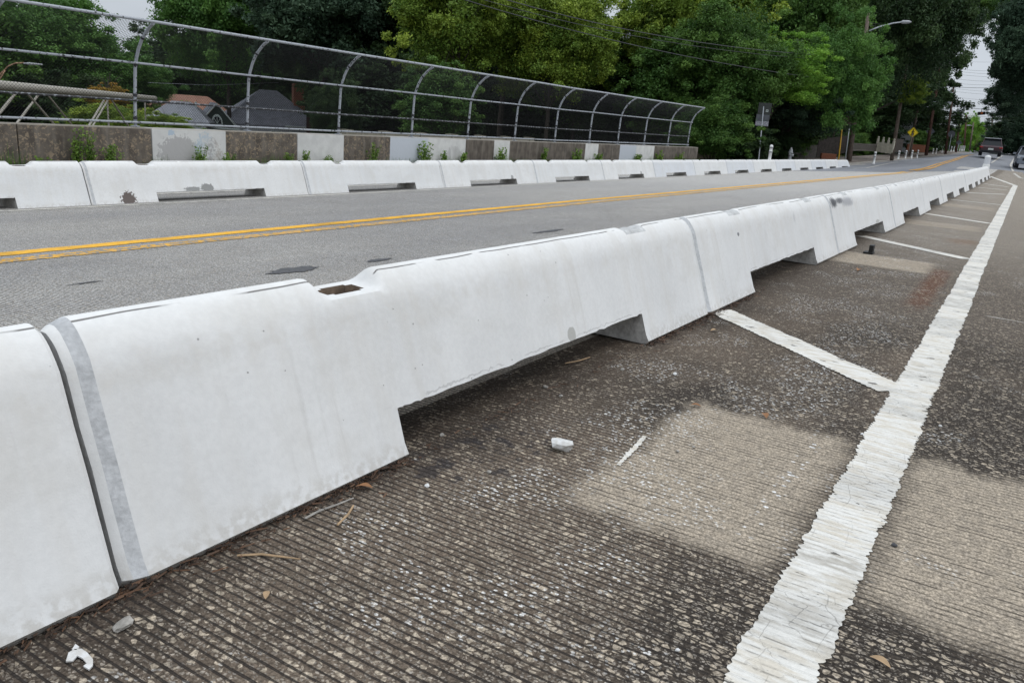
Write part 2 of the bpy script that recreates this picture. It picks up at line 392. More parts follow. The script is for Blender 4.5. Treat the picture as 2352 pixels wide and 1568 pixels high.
M_SIGNL = simple('sign_back_light', (0.36, 0.37, 0.38), 0.5, 0.1)
M_FENCEW = simple('cream_painted_wood', (0.5, 0.47, 0.38), 0.7, 0.1)
M_FENCEG = simple('grey_weathered_wood', (0.14, 0.125, 0.105), 0.8, 0.2)
M_FENCED = simple('dark_stained_wood', (0.055, 0.045, 0.038), 0.9, 0.3)
M_BRICK = simple('red_brick', (0.3, 0.12, 0.07), 0.9, 0.3, 25, 0.005)
def ground_mat(name, c1, c2):
    m = Mat(name, 0.95, 0.1); a = m.noise(0.6, 6); b = m.noise(12, 5)
    m.color(m.scale(m.mix(a.ss(0.35, 0.65), c1, c2), b.ss(0.3, 0.7, 0.7, 1.3))); m.bump(b, 0.05); return m.m
M_SOIL = ground_mat('leafy_ground', (0.045, 0.05, 0.022), (0.07, 0.055, 0.035))
M_WALK = ground_mat('weathered_sidewalk', (0.21, 0.18, 0.155), (0.15, 0.13, 0.115))

def leaf_mat(name, c1, c2, trans=0.25):
    m = Mat(name, 0.6, 0.25)
    at = m.nt.nodes.new('ShaderNodeAttribute'); at.attribute_name = 'tint'
    sp = m.nt.nodes.new('ShaderNodeSeparateColor'); m.nt.links.new(at.outputs['Color'], sp.inputs[0])
    t, k = S(m.nt, sp.outputs[0]), S(m.nt, sp.outputs[1])
    c = m.scale(m.mix(t, c1, c2), k*1.25+0.32)
    m.color(c)
    tr = m.nt.nodes.new('ShaderNodeBsdfTranslucent'); m.nt.links.new(c, tr.inputs[0])
    mxs = m.nt.nodes.new('ShaderNodeMixShader'); mxs.inputs[0].default_value = trans
    m.nt.links.new(m.b.outputs[0], mxs.inputs[1]); m.nt.links.new(tr.outputs[0], mxs.inputs[2]); m.nt.links.new(mxs.outputs[0], m.out.inputs[0])
    return m.m
LEAF = {
 'dark': leaf_mat('leaf_dark_green', (0.02, 0.047, 0.02), (0.06, 0.1, 0.03)),
 'mid': leaf_mat('leaf_mid_green', (0.042, 0.11, 0.024), (0.125, 0.215, 0.04)),
 'light': leaf_mat('leaf_yellow_green', (0.09, 0.18, 0.028), (0.30, 0.37, 0.05)),
 'fresh': leaf_mat('leaf_left_green', (0.06, 0.15, 0.035), (0.13, 0.25, 0.05)),
 'bright': leaf_mat('leaf_fresh_green', (0.13, 0.29, 0.04), (0.25, 0.42, 0.06), 0.35),
 'blue': leaf_mat('leaf_blue_green', (0.04, 0.08, 0.048), (0.075, 0.12, 0.065)),
 'gold': leaf_mat('leaf_turning_gold', (0.26, 0.2, 0.03), (0.45, 0.25, 0.04)),
 'weed': leaf_mat('weed_green', (0.09, 0.18, 0.035), (0.2, 0.3, 0.05), 0.3),
}

# ---------------------------------------------------------------- mesh helpers
class MB:
    """collects faces; build() links them as ONE mesh object"""
    def __init__(s): s.v, s.f, s.mi = [], [], []
    def add(s, vs, fs, mi=0):
        o = len(s.v); s.v += [tuple(v) for v in vs]; s.f += [tuple(i+o for i in f) for f in fs]; s.mi += [mi]*len(fs); return s
    def box(s, c, d, mi=0, mat=None):
        vs = [Vector((sx*d[0]/2, sy*d[1]/2, sz*d[2]/2)) for sx in (-1, 1) for sy in (-1, 1) for sz in (-1, 1)]
        if mat: vs = [mat@v for v in vs]
        vs = [v+Vector(c) for v in vs]
        return s.add(vs, [(0, 1, 3, 2), (4, 6, 7, 5), (0, 4, 5, 1), (2, 3, 7, 6), (0, 2, 6, 4), (1, 5, 7, 3)], mi)
    def tube(s, pts, r, n=8, mi=0, cap=True):
        pts = [Vector(p) for p in pts]; rs = r if isinstance(r, (list, tuple)) else [r]*len(pts)
        rings = []; prev = None
        for i, p in enumerate(pts):
            t = (pts[min(i+1, len(pts)-1)]-pts[max(i-1, 0)]).normalized()
            if prev is None:
                a = t.orthogonal().normalized()
            else:
                a = (prev-t*prev.dot(t)).normalized()
            prev = a; b = t.cross(a)
            rings.append([p+(a*math.cos(2*PI*k/n)+b*math.sin(2*PI*k/n))*rs[i] for k in range(n)])
        vs = [v for rg in rings for v in rg]; fs = []
        for i in range(len(pts)-1):
            for k in range(n):
                k2 = (k+1) % n; fs.append((i*n+k, i*n+k2, (i+1)*n+k2, (i+1)*n+k))
        if cap: fs += [tuple(range(n))[::-1], tuple((len(pts)-1)*n+k for k in range(n))]
        return s.add(vs, fs, mi)
    def lathe(s, prof, c, n=16, mi=0):
        vs = []; fs = []
        for (r, z) in prof: vs += [Vector((c[0]+r*math.cos(2*PI*k/n), c[1]+r*math.sin(2*PI*k/n), c[2]+z)) for k in range(n)]
        for i in range(len(prof)-1):
            for k in range(n):
                k2 = (k+1) % n; fs.append((i*n+k, i*n+k2, (i+1)*n+k2, (i+1)*n+k))
        fs.append(tuple((len(prof)-1)*n+k for k in range(n)))
        return s.add(vs, fs, mi)
    def prism(s, poly, axis, t, mi=0):
        """poly = list of Vector (planar), thickness vector axis*t"""
        n = len(poly); a = Vector(axis)*t/2
        vs = [p-a for p in poly]+[p+a for p in poly]
        fs = [tuple(range(n))[::-1], tuple(range(n, 2*n))]+[(i, (i+1) % n, n+(i+1) % n, n+i) for i in range(n)]
        return s.add(vs, fs, mi)
    def build(s, name, mats, parent=None, smooth=False, bevel=0.0):
        me = bpy.data.meshes.new(name); me.from_pydata(s.v, [], s.f)
        for m in (mats if isinstance(mats, (list, tuple)) else [mats]): me.materials.append(m)
        me.polygons.foreach_set('material_index', s.mi)
        if smooth: me.polygons.foreach_set('use_smooth', [True]*len(s.f))
        me.validate(); me.update()
        o = bpy.data.objects.new(name, me); C.objects.link(o)
        if parent: o.parent = parent
        if bevel:
            b = o.modifiers.new('bevel', 'BEVEL'); b.width = bevel; b.segments = 2; b.limit_method = 'ANGLE'
        return o
def tag(o, label=None, cat=None, group=None, kind=None):
    if label: o['label'] = label
    if cat: o['category'] = cat
    if group: o['group'] = group
    if kind: o['kind'] = kind
    return o
def empty(name, loc=(0, 0, 0), rz=0.0):
    o = bpy.data.objects.new(name, None); C.objects.link(o); o.location = loc; o.rotation_euler = (0, 0, rz); o.empty_display_size = .2; return o
def copy_tree(o, parent=None):
    c = o.copy(); C.objects.link(c)
    for k in ('label', 'group', 'category'):
        pass
    if parent: c.parent = parent
    for ch in o.children: copy_tree(ch, c)
    return c

# ================================================================= ground, road, markings
def sheet(name, xs, ys, mat, dz=0.0, zf=zs):
    b = MB(); vs = [(x, y, zf(x, y)+dz) for x in xs for y in ys]; ny = len(ys)
    fs = [(i*ny+j, (i+1)*ny+j, (i+1)*ny+j+1, i*ny+j+1) for i in range(len(xs)-1) for j in range(ny-1)]
    b.add(vs, fs); return tag(b.build(name, mat, smooth=True), kind='structure')
XS = [-30, -10, 0, 10, 20, 30, 40, 48, 54, 60, 65]
sheet('cycle_lane_pavement', XS, [-5.5, -3, 0, 1.43, 1.7], M_NEAR)
sheet('road', XS, [1.7, 4, 6, 9, 12.0], M_ROAD)
def asph():
    b = MB(); ys = [-5.5, -2, .6, 2.5, 4.5, 7, 9, 10.6]
    def x0(y): return 48+(6.9-y)*2.2 if y > -1 else 65.0
    rows = []
    for y in ys:
        a = min(x0(y), 64.8); rows.append([a+(x-0)*1.0 for x in np.linspace(0, 1, 160)**1.4*(300-a)])
    vs = [(x, y, zs(x, y)+0.006) for r, y in zip(rows, ys) for x in r]; n = 160
    b.add(vs, [(j*n+i, j*n+i+1, (j+1)*n+i+1, (j+1)*n+i) for j in range(len(ys)-1) for i in range(n-1)])
    tag(b.build('asphalt_road', M_ASPH, smooth=True), kind='structure')
asph()
# land beside and beyond
def land():
    b = MB()
    xs = [-150, -60, -20, 0, 20, 36, 44, 48, 52, 56, 60, 66, 74, 82, 92, 104, 120, 140, 165, 200, 260, 330, 600, 1500]
    for ys in ([12.9, 13.6, 15, 16.8, 20, 30, 50, 80, 130, 220, 500, 1200], [-1200, -300, -80, -30, -12, -9.5, -5.6, 3, 13]):
        ny = len(ys); vs = []
        for x in xs:
            for y in ys:
                z = terr(x, y) if x < 330 else -3.0
                if -5.6 <= y <= 13: z = (zs(x, y) if x < 330 else -3)-0.5
                vs.append((x, y, z))
        b.add(vs, [(i*ny+j, (i+1)*ny+j, (i+1)*ny+j+1, i*ny+j+1) for i in range(len(xs)-1) for j in range(ny-1)])
    tag(b.build('ground', M_SOIL, smooth=False), kind='structure')
land()
def walk(name, x0, x1, y0, y1, h, mat, n=40, h2=None):
    b = MB(); xs = np.linspace(x0, x1, n); vs = []; fs = []
    for x in xs:
        z = zs(x, y0); zz = zs(x, y1) if h2 is None else z
        vs += [(x, y0, z-.3), (x, y0, z+h), (x, y1, max(z, zz)+h), (x, y1, z-.3)]
    for i in range(n-1):
        o = i*4; fs += [(o, o+4, o+5, o+1), (o+1, o+5, o+6, o+2), (o+2, o+6, o+7, o+3)]
    fs += [(0, 1, 2, 3), (4*n-4, 4*n-1, 4*n-2, 4*n-3)]
    b.add(vs, fs); return tag(b.build(name, mat), kind='structure')
walk('sidewalk_on_bridge', -20, 47, 12.05, 12.95, 0.15, M_WALK)
walk('kerb', 57, 200, 10.62, 10.8, 0.13, M_CONC)
walk('sidewalk', 57, 200, 10.8, 14.2, 0.14, M_WALK)
walk('right_sidewalk', -20, 200, -7.0, -5.4, 0.15, M_WALK)

def strip(b, pts, w, dz=0.004, rag=0.0, seed=1, step=None, mi=0):
    """ragged ribbon along pts (X,Y); edges jump at the grooves"""
    r = random.Random(seed); P = []
    for (a, c) in zip(pts[:-1], pts[1:]):
        a, c = Vector(a[:2]), Vector(c[:2]); L = (c-a).length
        s = 0.0
        while s < L:
            p = a+(c-a)*(s/L); P.append((p, (c-a).normalized()))
            s += step if step else (0.0078 if p.x < 6 else 0.03 if p.x < 14 else 0.5)
    P.append((Vector(pts[-1][:2]), (Vector(pts[-1][:2])-Vector(pts[-2][:2])).normalized()))
    vs = []; l = [0, 0]
    for i, (p, t) in enumerate(P):
        n = Vector((-t.y, t.x)); row = []
        for k, sg in enumerate((-1, 1)):
            g = ((p.x+p.y*0.02)/0.0235) % 1.0
            if rag: l[k] = l[k]*0.8+r.uniform(-1, 1)*rag*0.42
            e = l[k]-(rag*0.5*(l[1-k] > 0) if abs(g-.5) < .2 else 0)
            q = p+n*sg*(w/2+e); row.append((q.x, q.y, zs(q.x, q.y)+dz))
        vs += row
    b.add(vs, [(2*i, 2*i+2, 2*i+3, 2*i+1) for i in range(len(P)-1)], mi)
def marking(name, lines, w, mat, rag=0.0, seed=1, dz=0.004, step=None):
    b = MB()
    for k, p in enumerate(lines): strip(b, p, w, dz, rag, seed+k, step)
    return tag(b.build(name, mat), kind='structure')
marking('white_edge_line', [[(-4, .203), (1.4, .222), (3.87, .2225), (36.9, .27)]], 0.166, M_WLINE, 0.010, 3)
# hatch bars between the line and the barriers
def px2(*q): 
    o = []
    for x, y in q: v = hit(x, y); o.append((v.x, v.y))
    return o
marking('white_hatch_bar', [[(4.72, 1.42), (3.76, .29)]], 0.19, M_WLINE, 0.009, 11, 0.0045)
far = [((1976, 542.5), (2220, 595.5)), ((2127, 491), (2275, 514)), ((2184, 459), (2310, 472)), ((2220, 443), (2308, 447)), ((2245, 431), (2313, 437)), ((2258, 422), (2316, 430))]
marking('hatch_bar_line', [px2(a, c) for a, c in far], 0.17, M_WLINE, 0.004, 21, 0.0045, 0.03)
e1 = hit(2275, 405.5); marking('white_taper_line', [[(e1.x, e1.y), (36.9, .27)]], 0.16, M_WLINE, 0, 5, 0.0045, 0.5)
# thin scattered old dashes
marking('old_paint_stroke', [[(2.18, .898), (2.47, .93)]], 0.017, M_WLINE, 0.006, 31, 0.004, .006)
marking('paint_stroke_right', [px2((2262, 726), (2352, 742))], 0.014, M_WLINE2, 0.004, 33, 0.004, .02)
YA = [(-6, 6.36), (2.993, 6.37), (7.8, 6.40), (12, 6.40), (22, 6.2), (35, 6.02), (52.3, 5.75)]
marking('yellow_centre_line', [YA], 0.18, M_YLINE, 0.012, 41, .004, .05)
marking('worn_yellow_centre_line', [[(x, y-.33) for x, y in YA[:-1]]+[(52.3, 5.45)]], 0.17, M_YLINE2, 0.014, 47, .004, .05)
yb = px2((2116, 389), (2150, 378.5), (2190, 367), (2228, 356.5))
marking('asphalt_yellow_line', [[(52.3, 5.75)]+yb, [(52.3, 5.45)]+[(x+.1, y-.35) for x, y in yb]], 0.17, M_YFAR, 0, 3, .035, .3)
marking('left_white_edge_line', [[(-6, 9.62), (4.5, 9.57), (9, 9.53), (22, 9.5), (57, 9.62)]], 0.10, M_WLINE2, 0.004, 51, .004, .2)
marking('left_buffer_line', [[(-6, 11.0), (50, 11.0)]], 0.15, M_WLINE2, 0.004, 52, .004, .2)
marking('asphalt_edge_line', [px2((1960, 387.5), (1990, 386), (2015, 381), (2040, 376), (2062, 372.5))], 0.12, M_WLINE2, 0, 5, .012, .8)
marking('parking_curve_line', [px2((2333, 360.5), (2327, 369), (2321, 379), (2324, 388), (2331, 400), (2343, 409), (2352, 411))], 0.14, M_WLINE2, 0, 5, .012, .8)
marking('parking_tick_line', [px2((2303, 358), (2290, 366), (2277, 374.5))], 0.12, M_WLINE2, 0, 5, .012, .8)
# black tar patches on the road just past the barriers
def blot(name, cx, cy, rx, ry, mat, seed, dz=.005, n=40, rag=.25):
    r = random.Random(seed); b = MB(); vs = [(cx, cy, zs(cx, cy)+dz)]; l = 0
    for k in range(n):
        a = 2*PI*k/n; l = l*.5+r.uniform(-1, 1)*rag
        x, y = cx+rx*math.cos(a)*(1+l), cy+ry*math.sin(a)*(1+l); vs.append((x, y, zs(x, y)+dz))
    b.add(vs, [(0, 1+k, 1+(k+1) % n) for k in range(n)]); return tag(b.build(name, mat), kind='structure')
M_TAR = simple('tar_patch', (0.085, 0.085, 0.088), 0.8, 0.3, 40)
p = hit(668, 622); blot('tar_patch', p.x, p.y, .2, .09, M_TAR, 5)
p = hit(870, 598); blot('tar_patch', p.x, p.y, .12, .045, M_TAR, 6)
p = hit(1263, 531); blot('tar_patch', p.x, p.y, .32, .055, M_TAR, 7)
p = hit(200, 650); blot('tar_patch', p.x, p.y, .1, .02, M_TAR, 9, rag=.6)
for (x, y, w) in ((2312, 371, .9), (2300, 366, .5)):
    p = hit(x, y)
M_SKID = simple('skid_mark', (0.07, 0.072, 0.078), 0.8, 0.2)

# ================================================================= barriers
UL = 3.66; GAP = 0.018; OP0, OP1, OPZ = 0.92, 2.76, 0.15
HPROF = [(-.246, 0.0), (-.257, .018), (-.239, .05), (-.202, .15), (-.195, .168), (-.166, .25), (-.126, .36), (-.101, .43), (-.086, .47), (-.073, .49), (-.062, .505), (-.052, .517), (-.042, .527), (-.032, .535), (-.022, .541), (-.011, .5455)]
PROF = HPROF+[(0, .547)]+[(-y, z) for y, z in HPROF[::-1]]
BHW = .257
POCK = (0.87, 2.93)
def barrier_mesh(name, open_pockets=(0, 1), mats=None, seed=1, taper=False):
    r = random.Random(seed); b = MB()
    L = UL-GAP
    xs = {0.0, 0.018, 0.048, 0.056, L-0.012, L, OP0, OP1}
    x = 0.1
    while x < L-0.03: xs.add(round(x, 4)); x += 0.04
    for c in POCK:
        for k in range(-18, 19): xs.add(round(c+k*0.011, 4))
    xs = sorted(xs); xx = [xs[0]]
    for x in xs[1:]:
        if x-xx[-1] > 0.004 or x in (OP0, OP1, L): 
            if x-xx[-1] <= 0.004: xx[-1] = x
            else: xx.append(x)
    xs = xx; nP = len(PROF)
    zl = [0]*len(xs); l = 0
    for i in range(len(xs)): l = l*.35+r.uniform(-1, 1)*.0028; zl[i] = l
    V = {}
    def vert(i, j):
        x = xs[i]; y, z = PROF[j]
        ins = 0.0
        if x < 0.048: ins = float(np.interp(x, [0, .018, .048], [.024, .011, .004]))+r.uniform(0, .0015)
        if x > L-0.010: ins = 0.012
        y2 = y*(1-ins/BHW); z2 = z-ins if z > .3 else z
        if taper and x > L*0.80:
            k = (x-L*.80)/(L*.2); z2 = z2*(1-.0*k); 
        if z > .45:
            for c in POCK:
                d = abs(x-c); k = 1-min(1, max(0, (d-.09)/.06)); k = k*k*(3-2*k)
                zf = 0.496+0.006*math.sin(9*y)
                if POCK.index(c) not in open_pockets: zf = .533+.003*math.sin(60*x+30*y)
                if z2 > zf: z2 = z2*(1-k)+zf*k
        if PROF[j][1] == .15 and OP0-.001 <= x <= OP1+.001: z2 += zl[i]; y2 += zl[(i*7) % len(xs)]*.8
        return [x, y2, z2]
    for i in range(len(xs)):
        for j in range(nP): V[i, j] = vert(i, j)
    # lifting pocket hole
    hole = set()
    for ci, c in enumerate(POCK):
        for i, x in enumerate(xs):
            for j, (y, z) in enumerate(PROF):
                e = ((x-c)/.075)**2+((y+.006)/.036)**2
                if ci in open_pockets and e < 1: V[i, j][2] -= .1; hole.add((i, j))
    if taper:
        for (i, j), v in V.items():
            if v[0] > L-.55:                                    # sloped nose
                v[2] = min(v[2], max(0.0, .544-(v[0]-(L-.55))**1.3*1.25)) if PROF[j][1] > .05 else v[2]
    vid = {}; 
    for k, v in V.items(): vid[k] = len(b.v); b.v.append(tuple(v))
    jl = [j for j, p in enumerate(PROF) if p[1] == .15]
    for i in range(len(xs)-1):
        xm = (xs[i]+xs[i+1])/2
        for j in range(nP-1):
            zm = (PROF[j][1]+PROF[j+1][1])/2
            if OP0 < xm < OP1 and zm < .15: continue
            mi = 0
            if .018 < xm < .048: mi = 1
            if zm < .02: mi = 2
            for ci, c in enumerate(POCK):
                if abs(xm-c) < .125 and zm > .515 and ci not in open_pockets: mi = 4
            ks = [(i, j), (i+1, j), (i+1, j+1), (i, j+1)]
            h = sum(k in hole for k in ks)
            if h >= 1: mi = 3
            b.f.append(tuple(vid[k] for k in ks)[::-1]); b.mi.append(mi)
        if OP0 < xm < OP1: b.f.append((vid[i, jl[0]], vid[i+1, jl[0]], vid[i+1, jl[1]], vid[i, jl[1]])); b.mi.append(5)
        else: b.f.append((vid[i, 0], vid[i, nP-1], vid[i+1, nP-1], vid[i+1, 0])); b.mi.append(2)
    for x in (OP0, OP1):
        i = xs.index(x); lo = [vid[i, j] for j in range(0, jl[0]+1)]+[vid[i, j] for j in range(jl[1], nP)]
        b.f.append(tuple(lo) if x == OP1 else tuple(lo[::-1])); b.mi.append(5)
    b.f.append(tuple(vid[0, j] for j in range(nP))); b.mi.append(1)
    b.f.append(tuple(vid[len(xs)-1, j] for j in range(nP))[::-1]); b.mi.append(2)
    me = bpy.data.meshes.new(name); me.from_pydata(b.v, [], b.f)
    for m in mats: me.materials.append(m)
    me.polygons.foreach_set('material_index', b.mi)
    me.polygons.foreach_set('use_smooth', [mi in (0, 1) for mi in b.mi])
    me.validate(); me.update(); me.set_sharp_from_angle(angle=math.radians(32)); return me
def mats_for(p): return [p, M_JOINT, M_FOOT, M_HOLE, M_MORTAR, M_BARE]
M_P0 = paint_mat('white_paint', seed=0.0)
M_P1 = paint_mat('white_paint_chipped', [(2.05, .175, .035, .03, (.42, .41, .38), .25, .9)], seed=3.3)
M_P3 = paint_mat('white_paint_tyre_scuff', [(.20, .475, .16, .05, (.03, .03, .035), .95, .95), (.50, .48, .22, .03, (.05, .05, .055), .95, .9), (.85, .46, .34, .05, (.25, .25, .27), .95, .7), (2.4, .17, .12, .02, (.4, .39, .36), .4, .8)], seed=7.7)
M_P2 = paint_mat('white_paint_scratched', [(.82, .40, .02, .012, (.08, .08, .09), .5, .8), (2.3, .42, .03, .05, (.5, .5, .5), 1.2, .6)], seed=5.1)
M_PA = paint_mat('white_paint_faded', seed=11.0, tone=(.69, .69, .68))
M_PB = paint_mat('white_paint_splashed', [(.50, .085, .10, .085, (.10, .075, .065), .75, .97), (1.50, .175, .13, .03, (.26, .26, .25), .7, .95), (1.74, .185, .11, .055, (.24, .24, .23), .6, .95)], seed=9.0)
M_PC = paint_mat('white_paint_stained', [(.7, .3, .04, .2, (.45, .45, .45), .9, .35), (2.6, .25, .06, .25, (.5, .5, .5), .9, .3)], seed=15.0, tone=(.64, .655, .675))
M_PD = paint_mat('white_paint_broken_edge', [(2.6, .17, .05, .06, (.3, .3, .29), .4, .95)], seed=19.0)
me_open = barrier_mesh('barrier_open', (0,), mats_for(M_P1), 1)
me_fill = {k: barrier_mesh('barrier_'+k, (), mats_for(m), i+3) for i, (k, m) in enumerate({'a': M_P0, 's': M_P2, 't': M_P3}.items())}
me_left = {k: barrier_mesh('barrier_l'+k, (0, 1) if k != 'c' else (), mats_for(m), i+13) for i, (k, m) in enumerate({'a': M_PA, 'b': M_PB, 'c': M_PC, 'd': M_PD}.items())}
me_tap = barrier_mesh('barrier_end', (), mats_for(M_PC), 31, taper=True)
ORD = ['first', 'second', 'third', 'fourth', 'fifth', 'sixth', 'seventh', 'eighth', 'ninth', 'tenth', 'eleventh', 'twelfth', 'thirteenth', 'fourteenth', 'fifteenth', 'sixteenth']
def place_barrier(me, x0, y0, x1, y1, z, label, group, flip=False, roll=0.0):
    o = bpy.data.objects.new('concrete_barrier', me); C.objects.link(o)
    a = math.atan2(y1-y0, x1-x0); o.location = (x0, y0, z); o.rotation_euler = (roll, 0, a)
    tag(o, label, 'barrier', group); return o
YB = np.array([[-7, 1.44], [.85, 1.425], [4.51, 1.405], [8.17, 1.363], [11.83, 1.322], [15.49, 1.318], [19.15, 1.325], [22.8, 1.33], [26.5, 1.31], [30.1, 1.32], [33.8, 1.35], [37.5, 1.366], [41.1, 1.38], [44.8, 1.39]])
NL = {-2: 'white concrete barrier behind the camera in the near row',
      -1: 'white barrier cut off by the lower left edge of the photo',
      0: 'long white concrete barrier in the foreground with an open rusty pocket in its top',
      1: 'second full white barrier of the near row, beside the first wide hatch bar',
      2: 'white barrier of the near row with a black tyre scuff on its top edge',
      3: 'fourth full barrier of the near row, just past the tyre-scuffed one'}
for k in range(-2, 12):
    x0 = .85+k*UL; x1 = x0+UL
    y0, y1 = np.interp([x0, x1], YB[:, 0], YB[:, 1])
    me = me_open if k in (0, -1) else me_fill['s'] if k in (1, -2) else me_fill['t'] if k == 2 else me_fill['a']
    jz = rnd.uniform(-.004, .004)
    place_barrier(me, x0+GAP/2, y0+BHW, x1, y1+BHW+rnd.uniform(-.006, .006), 0.002, NL.get(k, '%s white barrier of the near row, counting the foreground one first' % ORD[k] if k < 11 else 'last barrier at the far end of the near row, in front of the white post'), 'white low barriers of the near row')
for k in range(-2, 14):
    x0 = 5.734+k*UL; y = 9.788+BHW
    me = {-2: me_left['a'], -1: me_left['a'], 0: me_left['b'], 1: me_left['a'], 2: me_left['d'], 3: me_left['a'], 4: me_left['d']}.get(k, me_left['c'] if k % 2 else me_left['a'])
    lab = {-2: 'white barrier of the far row just outside the left edge', -1: 'white barrier of the far row cut by the left edge of the photo', 0: 'white barrier of the far row with a dark brown paint splash at its foot',
           1: 'white barrier of the far row right after the one with the brown splash', 13: 'end barrier of the far row with a sloping nose at the far right'}.get(k, '%s barrier of the far row counted from the brown-splashed one' % ORD[k])
    sc = 1.0
    if k == 13: me = me_tap
    o = place_barrier(me, x0+GAP/2, y, x0+UL, y, base(y)-.016, lab, 'white low barriers of the far row', roll=math.atan(KS)*.0)
    if k == 13: o.scale = (1.07, 1, .96)

# delineator post at the near row's end, bollards along the left kerb
def bollard_mesh():
    b = MB()
    b.lathe([(.115, 0), (.115, .03), (.075, .05), (.07, .50), (.085, .52), (.085, .60), (.07, .62), (.07, .72), (.085, .735), (.085, .82), (.075, .88), (.045, .915), (.0, .925)], (0, 0, 0), 14)
    for f_i, f in enumerate(b.f):
        z = sum(b.v[i][2] for i in f)/len(f)
        b.mi[f_i] = 1 if .53 < z < .59 or .75 < z < .80 else 0
    return b
def posts():
    e = onz(2269, 392, 0.6); 
    b = MB(); b.lathe([(.19, 0), (.19, .05), (.16, .1), (.155, .62), (.135, .66), (.135, .98), (.11, 1.04), (.03, 1.07), (0, 1.075)], (0, 0, 0), 20)
    for i, f in enumerate(b.f):
        z = sum(b.v[q][2] for q in f)/len(f); b.mi[i] = 1 if .68 < z < .9 else 0
    o = b.build('delineator_post', [M_WHITE, M_BAND], smooth=True); o.location = (46.0, 1.73, zs(46, 1.7))
    tag(o, 'thick white delineator post with a grey band at the near row\'s far end', 'post')
    proto = None
    px = [(2005.7, 378.2, 61), (2061.6, 370.5, 77), (2078, 368, 81), (2092.4, 366.2, 85), (2105.5, 363.7, 89), (2141.5, 356, 118), (2149, 355, 120), (2162.8, 351.6, 130), (2171.4, 349.8, 138), (2184, 348, 140), (2190, 348, 142), (2203.5, 346.5, 150), (2207, 346.3, 152), (2210.5, 346.2, 154), (2214, 346.2, 156)]
    names = ['white ribbed bollard standing alone past the end of the far barrier row', 'nearest bollard of the row of four beside the leaning wooden pole', 'second bollard of the four beside the pedestrian sign', 'third bollard of the four beside the pedestrian sign', 'last bollard of the four right of the pedestrian sign']
    for i, (x, y, d) in enumerate(px):
        P = atd(x, y, d)
        if proto is None:
            proto = bollard_mesh().build('bollard', [M_WHITE, M_BAND2], smooth=True); o = proto
        else:
            o = proto.copy(); C.objects.link(o)
        o.location = (P.x, P.y, max(P.z-.02, zs(P.x, P.y))); o.scale = (1.15, 1.15, 1)
        tag(o, names[i] if i < 5 else '%s small white bollard on the left kerb beyond the pedestrian sign, counted rightward' % ORD[i-5], 'bollard', 'white bollards along the left kerb')
    P = ony(1767.4, 366, 11.9); o = proto.copy(); C.objects.link(o); o.location = (P.x, P.y, P.z-.2); o.scale = (1.1, 1.1, 1.05)
    tag(o, 'white bollard behind the far barrier row right of the grey sign post', 'bollard', 'white bollards along the left kerb')
posts()

# ================================================================= parapet and chain-link fence
PAR_TOP = 0.424; YP = 12.95
def parx(x, y=305): return ony(x, y, YP).x
PAR_X = [(parx(348), parx(518)), (parx(683), parx(790)), (parx(897), parx(1072)), (parx(1137), parx(1173)), (parx(1348), parx(1378)), (parx(1428), parx(1508))]
def parapet():
    b = MB(); x1 = parx(1604, 340)
    cuts = [-14, -6, 0, parx(40), parx(348), parx(683), parx(1072), parx(1305), parx(1508), x1]
    for a, c in zip(cuts[:-1], cuts[1:]):
        b.box(((a+c)/2, YP+.17, -.2), (c-a-.015, .34, 2*(PAR_TOP+.2)))
    tag(b.build('parapet_wall', parapet_mat(), bevel=.012), 'long stained concrete parapet wall with white painted-over panels under the chain-link fence', 'wall')
    s = MB(); s.box((16, 13.35, -.95), (64, 1.0, .6)); s.build('bridge_edge_beam', M_CONC)['kind'] = 'structure'
parapet()

POSTS = [(311, 291.8), (567.8, 301.6), (777, 309.7), (945, 315.4), (1073.6, 320.6), (1181.5, 324), (1273.6, 328), (1352.7, 329.8), (1418, 332.2), (1478.6, 334), (1533, 335.6), (1578.7, 336.7)]
YF = 13.06
